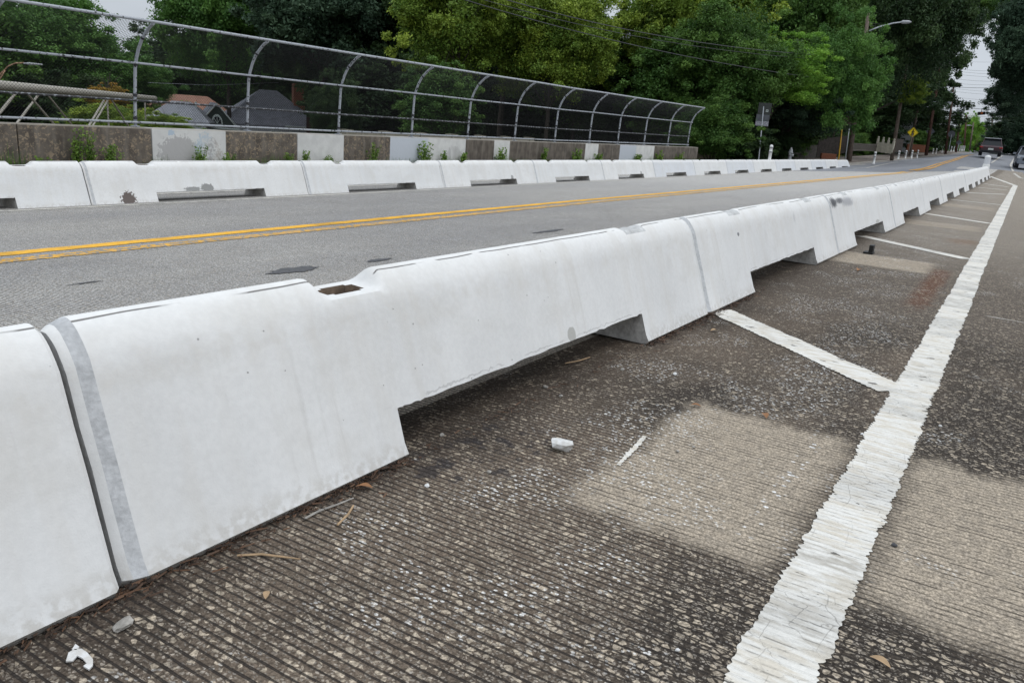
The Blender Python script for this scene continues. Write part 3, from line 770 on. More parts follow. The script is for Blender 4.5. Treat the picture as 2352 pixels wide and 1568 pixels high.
# cross-section of a post: (offset towards the road, height above the parapet)
SEC = [(0.0, 0.0), (0.0, 0.5), (0.012, 0.96), (0.05, 1.12), (0.11, 1.27), (0.20, 1.42), (0.31, 1.53), (0.42, 1.62), (0.53, 1.685)]
LEAN = 0.02
def sec_pt(x, h, t):
    """point of the fence surface at chainage x, arc parameter t in 0..1 of SEC length"""
    pass
def fence():
    root = tag(empty('chain_link_fence', (0, YF, PAR_TOP)), 'curved-top chain-link fence with peeling grey posts and rails on the parapet', 'fence')
    xs = [ony(x, y, YF) for x, y in POSTS]
    px_ = [(p.x, p.z) for p in xs]
    d0 = 2.33
    px_ = [(px_[0][0]-d0*k, PAR_TOP) for k in (5, 4, 3, 2, 1)]+px_
    def P(x, z, k):   # k index into SEC (float)
        i = min(int(k), len(SEC)-2); f = k-i
        o = SEC[i][0]*(1-f)+SEC[i+1][0]*f; h = SEC[i][1]*(1-f)+SEC[i+1][1]*f
        return Vector((x+h*0.045, o*-1, z-PAR_TOP+h))
    for x, z in px_:
        b = MB(); b.tube([P(x, z, k) for k in np.linspace(0, 8, 17)], .027, 10, 0)
        b.box((x, 0, z-PAR_TOP+.012), (.11, .11, .02))
        po = b.build('post', M_GALV, root, smooth=True)
        for k, h in ((2.3, .05), (1.0, .05), (0.25, .04), (5.2, .03)):
            q = P(x, z, k); q2 = P(x, z, k+.12); c = MB(); c.tube([q, q+(q2-q).normalized()*h], .037, 10, 0); c.build('clamp', M_BLACKP, po)
    rails = [(0.16, M_GALV, .018), (0.88, M_BLACKP2, .018), (2.55, M_GALV, .019), (8.0, M_GALV, .024)]
    for k, m, r in rails:
        off = Vector((0, -.035, 0)) if k < 7 else Vector((0, 0, .02))
        pts = [P(x, z, k)+off for x, z in px_]; pts.insert(0, pts[0]-(pts[1]-pts[0])*1.5); pts[-1] = pts[-1]+Vector((.05, 0, 0))
        b = MB(); b.tube(pts, r, 8); b.build('rail', m, root, smooth=True)
    # wire mesh: two families of diagonal wires, one mesh per bay
    s = 0.052; L = [0]
    for a, c in zip(SEC[:-1], SEC[1:]): L.append(L[-1]+math.hypot(c[0]-a[0], c[1]-a[1]))
    H = L[-1]+.05; h0 = .04
    kk = np.arange(len(SEC))
    for (x0, z0), (x1, z1) in zip(px_[:-1], px_[1:]):
        w = x1-x0; b = MB()
        def Q(u, h):
            k = float(np.interp(h, L, kk)); z = z0+(z1-z0)*(u/w); q = P(x0+u, z, k)
            if h > L[-1]: q = q+Vector((0, -.1, .99))*(h-L[-1])
            return q+Vector((0, .032, 0))
        def wire(u0, hstart, sg):
            # line u = u0 + sg*(h)*1.0 ; break at the bends
            hs = [h0]+[l for l in L if h0 < l < H]+[H]; 
            pts = []
            for h in hs:
                u = u0+sg*(h-h0); pts.append((u, h))
            out = []
            for (ua, ha), (ub, hb) in zip(pts[:-1], pts[1:]):
                lo, hi = 0.0, 1.0
                du = ub-ua
                t0, t1 = sorted(((0-ua)/du, (w-ua)/du)); t0 = max(t0, 0); t1 = min(t1, 1)
                if t1-t0 < 1e-4: continue
                out.append((Q(ua+du*t0, ha+(hb-ha)*t0), Q(ua+du*t1, ha+(hb-ha)*t1)))
            for a, c in out:
                t = (c-a).normalized(); n1 = t.orthogonal().normalized(); n2 = t.cross(n1); r = .0021
                vs = [a+(n1*math.cos(g)+n2*math.sin(g))*r for g in (0, 2.094, 4.189)]+[c+(n1*math.cos(g)+n2*math.sin(g))*r for g in (0, 2.094, 4.189)]
                b.add(vs, [(0, 1, 4, 3), (1, 2, 5, 4), (2, 0, 3, 5)])
        n = int((w+H)/s)+1
        for i in range(n):
            wire(-H+i*s, 0, 1); wire(i*s, 0, -1)
        b.build('wire_mesh', M_WIRE, root)
fence()

# ================================================================= vegetation
def leaf_arrays(centers, radii, per, size, seed, flat=0.75, tint_c=None):
    r = np.random.default_rng(seed); n = len(centers)
    idx = np.repeat(np.arange(n), per); N = len(idx)
    d = r.normal(size=(N, 3)); rad = np.minimum(np.linalg.norm(d, axis=1), 2.6)*.52; d /= np.linalg.norm(d, axis=1)[:, None]
    pos = centers[idx]+d*(rad*radii[idx])[:, None]*np.array([1, 1, flat])
    # leaf orientation, mostly facing up/outwards
    nr = r.normal(size=(N, 3))*0.75+d*0.5+np.array([0, 0, .55]); nr /= np.linalg.norm(nr, axis=1)[:, None]
    a = np.cross(nr, r.normal(size=(N, 3))); a /= np.linalg.norm(a, axis=1)[:, None]; b = np.cross(nr, a)
    s = size*(0.6+0.8*r.random(N))[:, None]
    v = np.stack([pos-a*s, pos-b*s*.5, pos+a*s, pos+b*s*.5+nr*s*.15], 1).reshape(-1, 3)
    t = r.random(n) if tint_c is None else tint_c
    tint = np.stack([np.clip(t[idx]*.7+r.random(N)*.3, 0, 1), np.clip(.25+.5*r.random(N)+.25*t[idx], 0, 1), np.zeros(N), np.ones(N)], 1)
    return v, tint
def leaf_mesh(name, v, tint, mat):
    N = len(v)//4; me = bpy.data.meshes.new(name)
    me.vertices.add(4*N); me.vertices.foreach_set('co', v.astype(np.float32).ravel())
    me.loops.add(4*N); me.loops.foreach_set('vertex_index', np.arange(4*N, dtype=np.int32))
    me.polygons.add(N); me.polygons.foreach_set('loop_start', np.arange(0, 4*N, 4, dtype=np.int32))
    me.update(calc_edges=True)
    at = me.attributes.new('tint', 'FLOAT_COLOR', 'POINT'); at.data.foreach_set('color', np.repeat(tint, 4, 0).astype(np.float32).ravel())
    me.materials.append(mat); return me
def tree_proto(name, seed, nb=26, ncl=440, per=190, size=.12, droop=0.0, R=6.0, Hh=6.5):
    """crown about the origin, ellipsoid R x R x Hh built of boughs, each a fan of clumps; returns crown mesh + trunk mesh (trunk reaches down 12 m)"""
    r = np.random.default_rng(seed); cs = []; rs = []; tn = []
    per_b = ncl//nb
    b = MB()
    top = Vector((0, 0, Hh*.55))
    b.tube([(0.1, 0, -14), (0, .1, -8), (.15, 0, -Hh*.7), (0, -.1, 0), tuple(top)], [.24, .2, .17, .1, .03], 8)
    for k in range(nb):
        while True:
            d = r.normal(size=3); d /= np.linalg.norm(d)
            if d[2] > -.75: break
        f = .62+.38*r.random(); c = d*np.array([R, R, Hh])*f*.86
        br = (.26+.16*r.random())*R*.75
        t = r.random()
        st = Vector((0, 0, max(-Hh*.8, c[2]-Hh*.45-abs(c[0])*.2)))
        mid = (Vector(c)+st)/2+Vector((0, 0, .5)); b.tube([st, mid, Vector(c)], [.06, .035, .012], 5, cap=False)
        for j in range(per_b):
            e = r.normal(size=3); e /= np.linalg.norm(e); q = c+e*br*np.array([1, 1, .62])*(r.random()**.5)
            q[2] -= droop*np.hypot(e[0], e[1])*br
            cs.append(q); rs.append(.3+.65*r.random()**1.6); tn.append(np.clip(t*.6+r.random()*.4, 0, 1))
    for k in range(ncl//4):
        d = r.normal(size=3); d /= np.linalg.norm(d); cs.append(d*np.array([R, R, Hh])*.72*r.random()**.4); rs.append(1.0+.7*r.random()); tn.append(r.random()*.4)
    # loose stray sprays on the outline
    for k in range(ncl//7):
        d = r.normal(size=3); d /= np.linalg.norm(d); q = d*np.array([R, R, Hh])*(.9+.2*r.random())
        if d[2] < -.6: continue
        cs.append(q); rs.append(.3+.3*r.random()); tn.append(r.random())
    v, tint = leaf_arrays(np.array(cs), np.array(rs), per, size, seed+99, tint_c=np.array(tn))
    cm = leaf_mesh(name+'_crown', v, tint, LEAF['mid'])
    o = b.build(name+'_trunk', M_BARK, smooth=True); tm = o.data; bpy.data.objects.remove(o)
    return cm, tm
PROTO = [tree_proto('t0', 1), tree_proto('t1', 2, nb=36, ncl=500, per=170, size=.115), tree_proto('t2', 3, nb=24, ncl=420, per=200, size=.13, droop=.5),
         tree_proto('t3', 4, nb=34, ncl=440, per=160, size=.155, droop=.25)]
def tree(k, vx, vy, d, R, Hh, mat, label, pr=None, rz=None, group='trees along the far side of the road', zg=None, P=None):
    P = P or atd(vx, vy, d); pr = PROTO[k % len(PROTO)] if pr is None else PROTO[pr]
    g = terr(P.x, P.y) if zg is None else zg
    e = tag(empty('tree', (P.x, P.y, g)), label, 'tree', group)
    cr = bpy.data.objects.new('crown', pr[0]); C.objects.link(cr); cr.parent = e
    cr.location = (0, 0, P.z-g); cr.scale = (R/6, R/6, Hh/6.5); cr.rotation_euler = (0, 0, rz if rz is not None else k*1.37)
    cr.material_slots[0].link = 'OBJECT'; cr.material_slots[0].material = LEAF[mat]
    tr = bpy.data.objects.new('trunk', pr[1]); C.objects.link(tr); tr.parent = e
    h = max(1.0, P.z-g); tr.location = (0, 0, h); tr.scale = (max(.5, R/6), max(.5, R/6), (h+.3)/14 if h > Hh*.5 else Hh/6.5)
    tr.rotation_euler = (0, 0, k*1.37)
    off = (15.8-P.y) if 2.6 < P.y < 15.8 else (-8.5-P.y) if -6 < P.y <= 2.6 else 0
    if off and P.x > 46:                      # the trunk stands beside the street, a long limb carries the overhanging crown
        e.location.y = P.y+off; cr.location.y = -off; tr.rotation_euler = (0, 0, 0)
        tr.scale = (tr.scale[0]*.6, tr.scale[1]*.6, (h+.3)/17)
        tr.location.z = (h+.3)*14/17-.3
        if P.x < 85: b = MB(); b.tube([(0, 0, h*.5), (0, -off*.5, h*.72), (0, -off, h)], [.12, .08, .04], 6); b.build('limb', M_BARK, e)
    return e
ORD_ = ['first', 'second', 'third', 'fourth', 'fifth', 'sixth', 'seventh', 'eighth', 'ninth', 'tenth', 'eleventh']
TREES = [
 # left group behind the steel truss
 (40, 90, 88, 9, 8.5, 'fresh', 'leafy green tree at the upper left corner behind the steel truss'),
 (190, 165, 92, 8, 6.5, 'fresh', 'broad green tree between the truss and the patch of sky'),
 (105, 260, 84, 6.5, 5, 'dark', 'dark tree low behind the truss diagonals at the far left'),
 (-150, 120, 80, 10, 9, 'mid', 'tall green tree just outside the left edge'),
 (300, 205, 96, 6, 4.6, 'fresh', 'small rounded tree below the sky patch behind the first fence post'),
 (255, 285, 62, 3.6, 2.0, 'light', 'low bushy tree with light leaves under the end of the truss'),
 (385, 300, 58, 2.3, 1.3, 'light', 'small light green tree in front of the light grey roof'),
 (250, 225, 66, 1.8, 1.1, 'gold', 'small golden-leaved tree above the end of the truss'),
 # tall mass left of centre
 (520, 60, 84, 6.8, 8.5, 'fresh', 'tall green tree at the right side of the sky patch'),
 (420, 170, 128, 10, 8, 'dark', 'dark tree behind the brown roof'),
 (600, 150, 120, 11, 9, 'dark', 'dark tree behind the grey hipped roof'),
 (745, 10, 76, 7.6, 7.8, 'blue', 'tall blue-green tree with layered boughs above the brick chimney'),
 (840, 140, 82, 8, 8, 'dark', 'dark tree behind the blue-green one, right of the chimney'),
 (768, 262, 66, 2.2, 3.4, 'dark', 'dark conical tree right of the brick chimney'),
 (960, 20, 80, 9, 9, 'dark', 'dark tall tree between the blue-green and yellow-green trees'),
 (860, -60, 85, 10, 8, 'blue', 'blue-green treetop rising out of the top of the photo'),
 # yellow-green trees behind the fence
 (1060, 60, 52, 4.6, 5.0, 'light', 'yellow-green tree above the fourth fence post, left one of the pair'),
 (1270, 90, 54, 4.6, 5.2, 'light', 'yellow-green tree above the middle fence posts, right one of the pair'),
 (1170, -10, 60, 7, 5.5, 'mid', 'green treetop behind the pair of yellow-green trees'),
 (1010, 240, 46, 2.6, 2.3, 'mid', 'low green tree seen through the mesh of the fifth fence bay'),
 (1330, 190, 62, 5.0, 4.2, 'mid', 'green tree in front of the half-hidden wooden house'),
 (1100, 240, 72, 7, 6, 'dark', 'dark undergrowth tree behind the fence near the concrete railing'),
 (1290, 265, 70, 7, 5.5, 'dark', 'dark low tree behind the right half of the fence'),
 (880, 260, 76, 7, 5, 'dark', 'dark low tree behind the fence right of the chimney'),
 (1500, 120, 60, 4.4, 5.5, 'light', 'yellow-green tree under the three sagging wires'),
 (1440, 250, 64, 6, 4.5, 'dark', 'dark tree behind the last fence posts'),
 (1620, 50, 58, 5.2, 6, 'light', 'large yellow-green tree right of the sky gap at the top'),
 (1560, 215, 54, 4, 3.8, 'mid', 'green tree behind the curved end of the fence'),
 (1680, 150, 52, 4.0, 4.5, 'mid', 'green tree with feathery branches above the grey sign post'),
 (1800, 165, 54, 3.4, 2.6, 'bright', 'fresh green tree with long feathery branches right of the grey sign post'),
 (1640, 300, 50, 2.8, 2.2, 'mid', 'dark green bush swallowing the end of the fence and parapet'),
 (1690, 330, 52, 2.6, 1.6, 'dark', 'low dark bush behind the far barriers left of the grey sign post'),
 (1830, 40, 66, 5.6, 7.5, 'mid', 'tall tree left of the street lamp arm'),
 (1938, 180, 56, 3.0, 4.6, 'fresh', 'mid green tree in front of the lamp pole'),
 (1860, 245, 58, 3.4, 2.6, 'blue', 'dark blue-green tree hanging over the wooden pole foot'),
 (1760, 260, 66, 5, 3.6, 'dark', 'dark tree in the shade behind the grey sign post'),
 # tall dark mass at right
 (2090, 60, 67, 5.0, 7.4, 'dark', 'tall dark tree behind the street lamp head'),
 (1990, 230, 92, 8, 5, 'dark', 'dark tree over the picket fence'),
 (2122, 50, 98, 6.0, 8.5, 'dark', 'tall dark tree leaning over the road at the upper right'),
 (2080, 210, 100, 5.6, 5, 'dark', 'dark tree behind the yellow pedestrian sign'),
 (2226, 25, 118, 4.6, 6.0, 'mid', 'tree crown whose edge borders the strip of sky at right'),
 (2128, 165, 124, 4.6, 6.5, 'mid', 'green tree behind the red-brown pole'),
 (2112, 290, 135, 5.6, 5, 'dark', 'dark low tree behind the red-brown pole and stop sign'),
 (2098, 212, 70, 1.3, 1.3, 'light', 'small bright young tree between the two leaning poles'),
 (2221, 312, 185, 3.4, 5.6, 'bright', 'bright green far tree beside the strip of sky above the bollards'),
 (2245, 330, 210, 9, 3.2, 'mid', 'low green far tree behind the red car'),
 (2290, 315, 250, 9, 4.5, 'blue', 'hazy far tree directly above the red car'),
 # right side of the street
 (2400, 60, 88, 5.2, 8, 'blue', 'tall tree at the upper right corner'),
 (2345, 225, 104, 4.2, 4.2, 'blue', 'blue-green tree at the right edge below the sky strip'),
 (2365, 300, 115, 5.5, 4.0, 'dark', 'dark tree at the right edge above the silver car'),
 (2330, 310, 170, 6.5, 5.0, 'blue', 'farther tree at the right between the red car and the silver car'),
 (2330, -20, 120, 5.0, 4.0, 'mid', 'overhanging crown at the top edge right of the sky strip'),
 (2335, 110, 96, 2.6, 2.4, 'blue', 'bough hanging into the strip of sky from the right'),
 (2335, 338, 120, 4.0, 2.2, 'mid', 'low green shrub-like tree behind the silver car at the right edge'),
 (2292, 343, 200, 6, 2.4, 'mid', 'low green shrub-like tree right behind the red car'),
 (2350, 325, 95, 3.6, 2.8, 'blue', 'blue-green tree low at the right edge just above the silver car'),
 (2362, 180, 92, 3.4, 4.5, 'blue', 'dense blue-green tree at the right edge beside the middle of the sky strip'),
 (2000, 110, 96, 6, 7, 'dark', 'dark tree behind the lamp pole top and arm'),
]
LOW = [(62, 16.5, 2.2, 1.7), (69, 17.5, 2.6, 2.0), (76, 16.8, 2.2, 1.6), (84, 17.6, 2.8, 2.2), (92, 17, 2.6, 1.9), (101, 16.6, 3.0, 2.3), (112, 16.5, 3.2, 2.4), (124, 16.8, 3.4, 2.6), (138, 16.5, 3.6, 2.8), (155, 16.8, 4, 3), (176, 16.5, 4.5, 3.2)]
for k, t in enumerate(TREES): tree(k, *t)
for k, (x, y, R, Hh) in enumerate(LOW):
    z = terr(x, y)+Hh*.55
    tree(k, 0, 0, 0, R, Hh, 'mid' if k % 3 else 'dark', '%s low bushy tree behind the left sidewalk, counted away from the bridge' % ORD_[k], pr=k % 4, group='low bushy trees behind the left sidewalk', P=Vector((x, y, z)))
# deep backing row: more trees farther out, so that the wood has depth
for k, (vx, vy, d, R, Hh) in enumerate([(100, 250, 130, 14, 9), (420, 235, 135, 13, 8), (640, 215, 130, 14, 10), (860, 200, 120, 13, 11), (1060, 190, 110, 12, 11), (1260, 180, 105, 11, 9),
        (1450, 230, 100, 10, 8), (1640, 160, 95, 11, 11), (1830, 210, 100, 10, 10), (1930, 80, 110, 10, 12), (2010, 250, 130, 12, 9), (2040, 110, 140, 10, 14), (1720, 20, 110, 11, 10), (560, 100, 125, 9, 10), (1060, 80, 115, 10, 10), (1290, 285, 84, 8, 5), (1530, 290, 80, 7, 5), (1010, 290, 90, 8, 5)]):
    tree(k+60, vx, vy, d, R, Hh, 'dark', 'dark background tree deep in the wood, %s' % ['far left behind the truss', 'behind the brown roof', 'behind the grey roof', 'behind the blue-green tree', 'behind the yellow-green pair, left', 'behind the yellow-green pair, right', 'behind the wooden house', 'behind the big yellow-green tree', 'behind the feathery tree', 'behind the lamp pole', 'behind the picket fence', 'behind the tall dark tree at right', 'behind the treetop at the top middle right', 'behind the tall tree by the sky patch', 'behind the middle treetops', 'low behind the middle of the fence', 'low behind the end of the fence', 'low behind the concrete railing'][k], group='dark trees deep in the wood')

def weed(x, y, z, h, w, seed, label, mat='weed', n=14, leaf=.03):
    r = np.random.default_rng(seed); e = tag(empty('weed', (x, y, z)), label, 'weed', 'weeds along the foot of the parapet')
    st = MB(); cs = []
    for k in range(n):
        a = r.random()*2*PI; t = r.random(); tip = Vector((math.cos(a)*w*t, math.sin(a)*w*t*.5, h*(.45+.55*r.random())))
        st.tube([(0, 0, 0), tip*.5+Vector((0, 0, h*.1)), tip], [.004, .003, .001], 3, cap=False)
        for q in np.linspace(.3, 1, 6): cs.append(tuple(tip*q))
    st.build('stem', LEAF['mid'], e)
    v, tint = leaf_arrays(np.array(cs), np.full(len(cs), .045), 7, leaf, seed+5)
    o = bpy.data.objects.new('foliage', leaf_mesh('weed', v, tint, LEAF[mat])); C.objects.link(o); o.parent = e
for k, (vx, h, w, lab) in enumerate([(178, .55, .10, 'tall yellow-green weed at the dark parapet, left one of two'), (207, .52, .09, 'tall yellow-green weed at the dark parapet, right one of two'), (255, .34, .2, 'grassy weed at the dark parapet left of the white panel'),
      (462, .36, .15, 'thin weed in front of the grey-patched white panel'), (525, .28, .12, 'small weed at the left end of the peeling dark panel'), (662, .27, .15, 'small weed near the right end of the peeling dark panel'),
      (700, .3, .1, 'grass tuft at the left of the second white panel'), (752, .22, .2, 'low weed at the foot of the second white panel'), (857, .45, .2, 'bushy green weed in front of the dark panel between white ones'), (975, .48, .24, 'big bushy weed in front of the third white panel'),
      (1022, .3, .1, 'thin weed at the right part of the third white panel'), (1065, .3, .14, 'small weed just right of the third white panel'), (1152, .42, .28, 'bushy weed covering the small white panel'), (1250, .42, .12, 'slim upright weed at the dark parapet past the small white panel'),
      (1325, .45, .26, 'reddish green weed in front of the dark parapet'), (1372, .3, .2, 'weed at the foot of the narrow white panel'), (1465, .3, .2, 'weed at the foot of the last painted panel'), (1515, .42, .3, 'dense weed near the end of the parapet'), (1560, .4, .3, 'last weed at the end of the parapet'), (95, .2, .1, 'very small weed at the left end of the dark parapet')]):
    P = ony(vx, 366, 12.8); weed(P.x, 12.8, -.32, h*1.35, w*1.3, 300+k, lab, leaf=.021 if P.x < 16 else .03)
def grass():
    r = np.random.default_rng(5); n = 11000; x = r.random(n)*40-2; y = 12.62+.3*r.random(n)
    h = (.09+.15*r.random(n)*(np.sin(x*1.3)*.5+.8)); a = r.random(n)*PI; dx = np.cos(a)*.006; dy = np.sin(a)*.006
    lx = r.normal(size=n)*.05; ly = r.normal(size=n)*.03; z0 = np.full(n, -.4)
    h = h+.08+.22*np.clip(np.sin(x*2.3)+np.sin(x*5.1+1)-.9, 0, 1)*r.random(n)
    v = np.stack([np.stack([x-dx, y-dy, z0], 1), np.stack([x+dx, y+dy, z0], 1), np.stack([x+lx+dx*.2, y+ly, z0+h], 1), np.stack([x+lx-dx*.2, y+ly, z0+h], 1)], 1).reshape(-1, 3)
    t = np.stack([r.random(n), r.random(n), np.zeros(n), np.ones(n)], 1)
    o = bpy.data.objects.new('grass', leaf_mesh('grass', v, t, LEAF['mid'])); C.objects.link(o)
    tag(o, 'thin grass growing in the gutter along the parapet', 'grass', kind='stuff')
grass()

# ================================================================= behind the bridge: truss, houses, railing
def truss():
    A, B = atd(355, 227, 60), atd(0, 196, 33.5)
    d = (A-B).normalized(); B2 = B-d*14; up = Vector((0, 0, 1)); side = d.cross(up).normalized()
    M_T = simple('grey_beige_steel', (0.36, 0.335, 0.29), .6, .12, 3)
    root = tag(empty('steel_truss', A), 'pale steel truss bridge with a thick round top chord behind the fence at the left', 'truss bridge')
    def loc(p): return p-A
    wd = 2.5; rear = side*(-wd) if (side*(-wd)).dot(A) > 0 else side*wd
    for off, r in ((Vector((0, 0, 0)), .2), (rear, .17)):
        b = MB(); b.tube([loc(B2+off), loc(A+off)], r, 16); b.build('top_chord', M_T, root, smooth=True)
        b = MB(); b.tube([loc(B2+off-up*2.9), loc(A+off-up*2.9)], .15, 8); b.build('bottom_chord', M_T, root, smooth=True)
    for off, ap in ((Vector((0, 0, 0)), (-11.2, 2.3, 15.8)), (rear, (-14.5, -1.0, 12.5, 26.0))):
        for a0 in ap:
            for sg in (-1, 1):
                q = B+d*(a0+sg*.35)+off-up*.12; e = B+d*(a0+sg*6.5)+off-up*2.85
                if (e-B).dot(d) > 29: continue
                b = MB(); b.tube([loc(q), loc(e)], .06, 6); b.build('diagonal', M_T, root)
        b = MB(); b.tube([loc(B+d*25.0+off), loc(B+d*25.0+off-up*2.9)], .06, 6); b.build('upright', M_T, root)
truss()

def shingle(name, col):
    m = Mat(name, .9, .15); a = m.noise(8, 4); b = m.noise(1.2, 3); row = (m.z/0.14).frac()
    c = m.scale(col, a.ss(.3, .7, .8, 1.2)); c = m.scale(c, b.ss(.3, .7, .9, 1.1)); c = m.scale(c, row.ss(0, .25, .78, 1))
    m.color(c); return m.m
M_RG = shingle('grey_shingles', (0.27, 0.275, 0.31)); M_RB = shingle('brown_shingles', (0.27, 0.15, 0.11)); M_RL = shingle('light_grey_shingles', (0.36, 0.365, 0.39))
def siding(name, col):
    m = Mat(name, .8, .2); row = (m.z/0.16).frac(); m.color(m.scale(col, row.ss(0, .2, .6, 1))); return m.m
M_SG = siding('dark_green_siding', (0.045, 0.06, 0.05)); M_SW = siding('white_siding', (0.5, 0.52, 0.53)); M_SB = siding('brown_siding', (0.06, 0.035, 0.03)); M_SGR = siding('grey_siding', (0.2, 0.21, 0.2))
M_TRIM = simple('white_trim', (0.55, 0.6, 0.57), .6, .08)
def house_frame(vx, vy, d, turn=0.0):
    P = atd(vx, vy, d); g = terr(P.x, P.y); a = math.atan2(P.y, P.x)-PI/2+turn
    return P, g, a
def hip_roof(b, w, dp, h, z, ridge, mi=0, t=.18):
    a, c = w/2, dp/2; r = ridge/2
    vs = [(-a, -c, z), (a, -c, z), (a, c, z), (-a, c, z), (-r, 0, z+h), (r, 0, z+h), (-a, -c, z-t), (a, -c, z-t), (a, c, z-t), (-a, c, z-t)]
    b.add(vs, [(0, 1, 5, 4), (2, 3, 4, 5), (1, 2, 5), (3, 0, 4), (6, 7, 1, 0), (7, 8, 2, 1), (8, 9, 3, 2), (9, 6, 0, 3), (9, 8, 7, 6)], mi)
def window(root, c, w, h, arch=False):
    f = MB()
    if arch:
        n = 12; o = [Vector((c[0]+w/2*math.cos(PI*k/n), c[1], c[2]+h*math.sin(PI*k/n))) for k in range(n+1)]
        f.prism(o, (0, 1, 0), .08)
    else: f.box(c, (w, .08, h))
    fr = f.build('window', M_TRIM, root); p = MB(); k = .74
    if arch: p.prism([Vector((c[0]+w*k/2*math.cos(PI*q/12), c[1]-.05, c[2]+.04+h*k*math.sin(PI*q/12))) for q in range(13)], (0, 1, 0), .03)
    else: p.box((c[0], c[1]-.05, c[2]), (w*.8, .03, h*.84))
    p.build('pane', M_GLASS, fr)
    if arch:
        m = MB()
        for q in (3, 6, 9): m.tube([(c[0], c[1]-.08, c[2]+.04), (c[0]+w*k/2*math.cos(PI*q/12), c[1]-.08, c[2]+.04+h*k*math.sin(PI*q/12))], .035, 4)
        m.build('glazing_bar', M_TRIM, fr)
def houses():
    # grey hipped house with green gable
    P, g, a = house_frame(617, 285, 92, .15)
    root = tag(empty('house', (P.x, P.y, g), a), 'house with a dark grey hipped roof, green gable and white arched window behind the fence', 'house')
    z = P.z-g
    b = MB(); hip_roof(b, 11.5, 9, 3.75, z, 1.9); b.build('roof', M_RG, root)
    b = MB(); b.box((0, 0, (z-.18)/2), (10.4, 8, z-.18)); b.build('wall', M_SW, root)
    b = MB(); b.box((3.15, -1.2, z+2.5), (1.25, 1.25, 4.4)); b.build('chimney', M_BRICK, root)
    # front gable
    gx = -6.1
    b = MB(); poly = [Vector((gx-1.75, -5.0, z-.3)), Vector((gx+1.75, -5.0, z-.3)), Vector((gx, -5.0, z+1.75))]
    b.prism(poly, (0, 1, 0), .2); b.box((gx, -3.2, (z-.32)/2), (3.3, 3.6, z-.32)); b.build('gable', M_SG, root)
    b = MB()
    b.add([(gx-2.1, -5.3, z-.45), (gx, -5.3, z+1.95), (gx+2.1, -5.3, z-.45), (gx+2.1, 2, z-.45), (gx, 2, z+1.95), (gx-2.1, 2, z-.45)], [(0, 1, 4, 5), (1, 2, 3, 4)])
    b.build('gable_roof', M_RG, root)
    b = MB(); b.tube([(gx-2.1, -5.34, z-.5), (gx, -5.34, z+1.88), (gx+2.1, -5.34, z-.5)], .1, 4); b.build('bargeboard', M_TRIM, root)
    b = MB(); b.box((gx, -5.3, z-.62), (4.6, .5, .16)); b.build('gutter', M_TRIM, root)
    window(root, (gx, -5.14, z-.2), 1.15, 1.0, True)
    b = MB(); b.box((2.6, -4.6, z-.02), (3.0, .6, .14)); b.build('porch_eave', M_TRIM, root)
    window(root, (2.2, -4.05, z-1.2), 1.2, 1.3); window(root, (0.2, -4.05, z-1.2), 1.2, 1.3)
    # brown roof
    P, g, a = house_frame(432, 262, 110, -.1)
    root = tag(empty('house', (P.x, P.y, g), a), 'house with a brown hipped roof between the truss end and the grey roofs', 'house')
    z = P.z-g; b = MB(); hip_roof(b, 12.5, 9, 2.5, z, 5.2); b.build('roof', M_RB, root)
    b = MB(); b.box((0, 0, (z-.18)/2), (11, 7.6, z-.18)); b.build('wall', M_SW, root)
    # light grey roof
    P, g, a = house_frame(418, 276, 84, -.2)
    root = tag(empty('house', (P.x, P.y, g), a), 'low house with a light grey roof and white vent in front of the brown roof', 'house')
    z = P.z-g; b = MB(); hip_roof(b, 6.6, 6, 1.9, z, 1.9); b.build('roof', M_RL, root)
    b = MB(); b.box((0, 0, (z-.18)/2), (5.8, 5.2, z-.18)); b.build('wall', M_SW, root)
    b = MB(); b.tube([(1.5, -.3, z+1.2), (1.5, -.3, z+1.95)], .12, 8); b.build('vent', M_TRIM, root)
    # roof at 720
    P, g, a = house_frame(752, 262, 88, 0)
    root = tag(empty('house', (P.x, P.y, g), a), 'dim grey roof half hidden by the dark conical tree right of the chimney', 'house')
    z = P.z-g; b = MB(); hip_roof(b, 5, 5, 2.1, z, 1); b.build('roof', M_RG, root)
    b = MB(); b.box((0, 0, (z-.18)/2), (4.4, 4.4, z-.18)); b.build('wall', M_SB, root)
    # wooden house behind the fence/yellow trees
    P, g, a = house_frame(1420, 118, 68, .3)
    root = tag(empty('house', (P.x, P.y, g), a), 'tall half-hidden house with dark roof showing between the yellow-green trees', 'house')
    z = P.z-g; b = MB(); hip_roof(b, 8.5, 8, 2.0, z, 1.5); b.build('roof', M_RG, root)
    b = MB(); b.box((0, 0, (z-.18)/2), (7.2, 6.8, z-.18)); b.build('wall', M_SGR, root)
    b = MB(); b.box((0, -3.5, z-.3), (7.6, .3, .16)); b.build('gutter', M_TRIM, root)
    window(root, (-.2, -3.42, z-1.1), 1.6, 1.1); window(root, (-2.4, -3.42, z-1.1), 1.0, 1.1)
    # porch house
    P, g, a = house_frame(1888, 305, 84, 0)
    root = tag(empty('house', (P.x, P.y, g), a), 'dark house with a white porch rail under the trees left of the wooden pole', 'house')
    z = P.z-g
    b = MB(); b.box((0, 2, z), (6, 3, 6)); b.build('wall', M_SB, root)
    b = MB()
    for k in range(-4, 5): b.box((k*.17, 0, z-.45), (.05, .05, .6))
    b.box((0, 0, z-.12), (1.7, .08, .08)); b.box((0, 0, z-.78), (1.7, .08, .08)); b.build('porch_rail', M_TRIM, root)
    b = MB(); b.box((.35, 0, z+.3), (.14, .14, 2.6)); b.build('porch_post', M_TRIM, root)
    window(root, (-.4, .45, z+.5), .8, 1.2)
    # white wall glimpse behind big trunk
    P, g, a = house_frame(2062, 300, 105, 0)
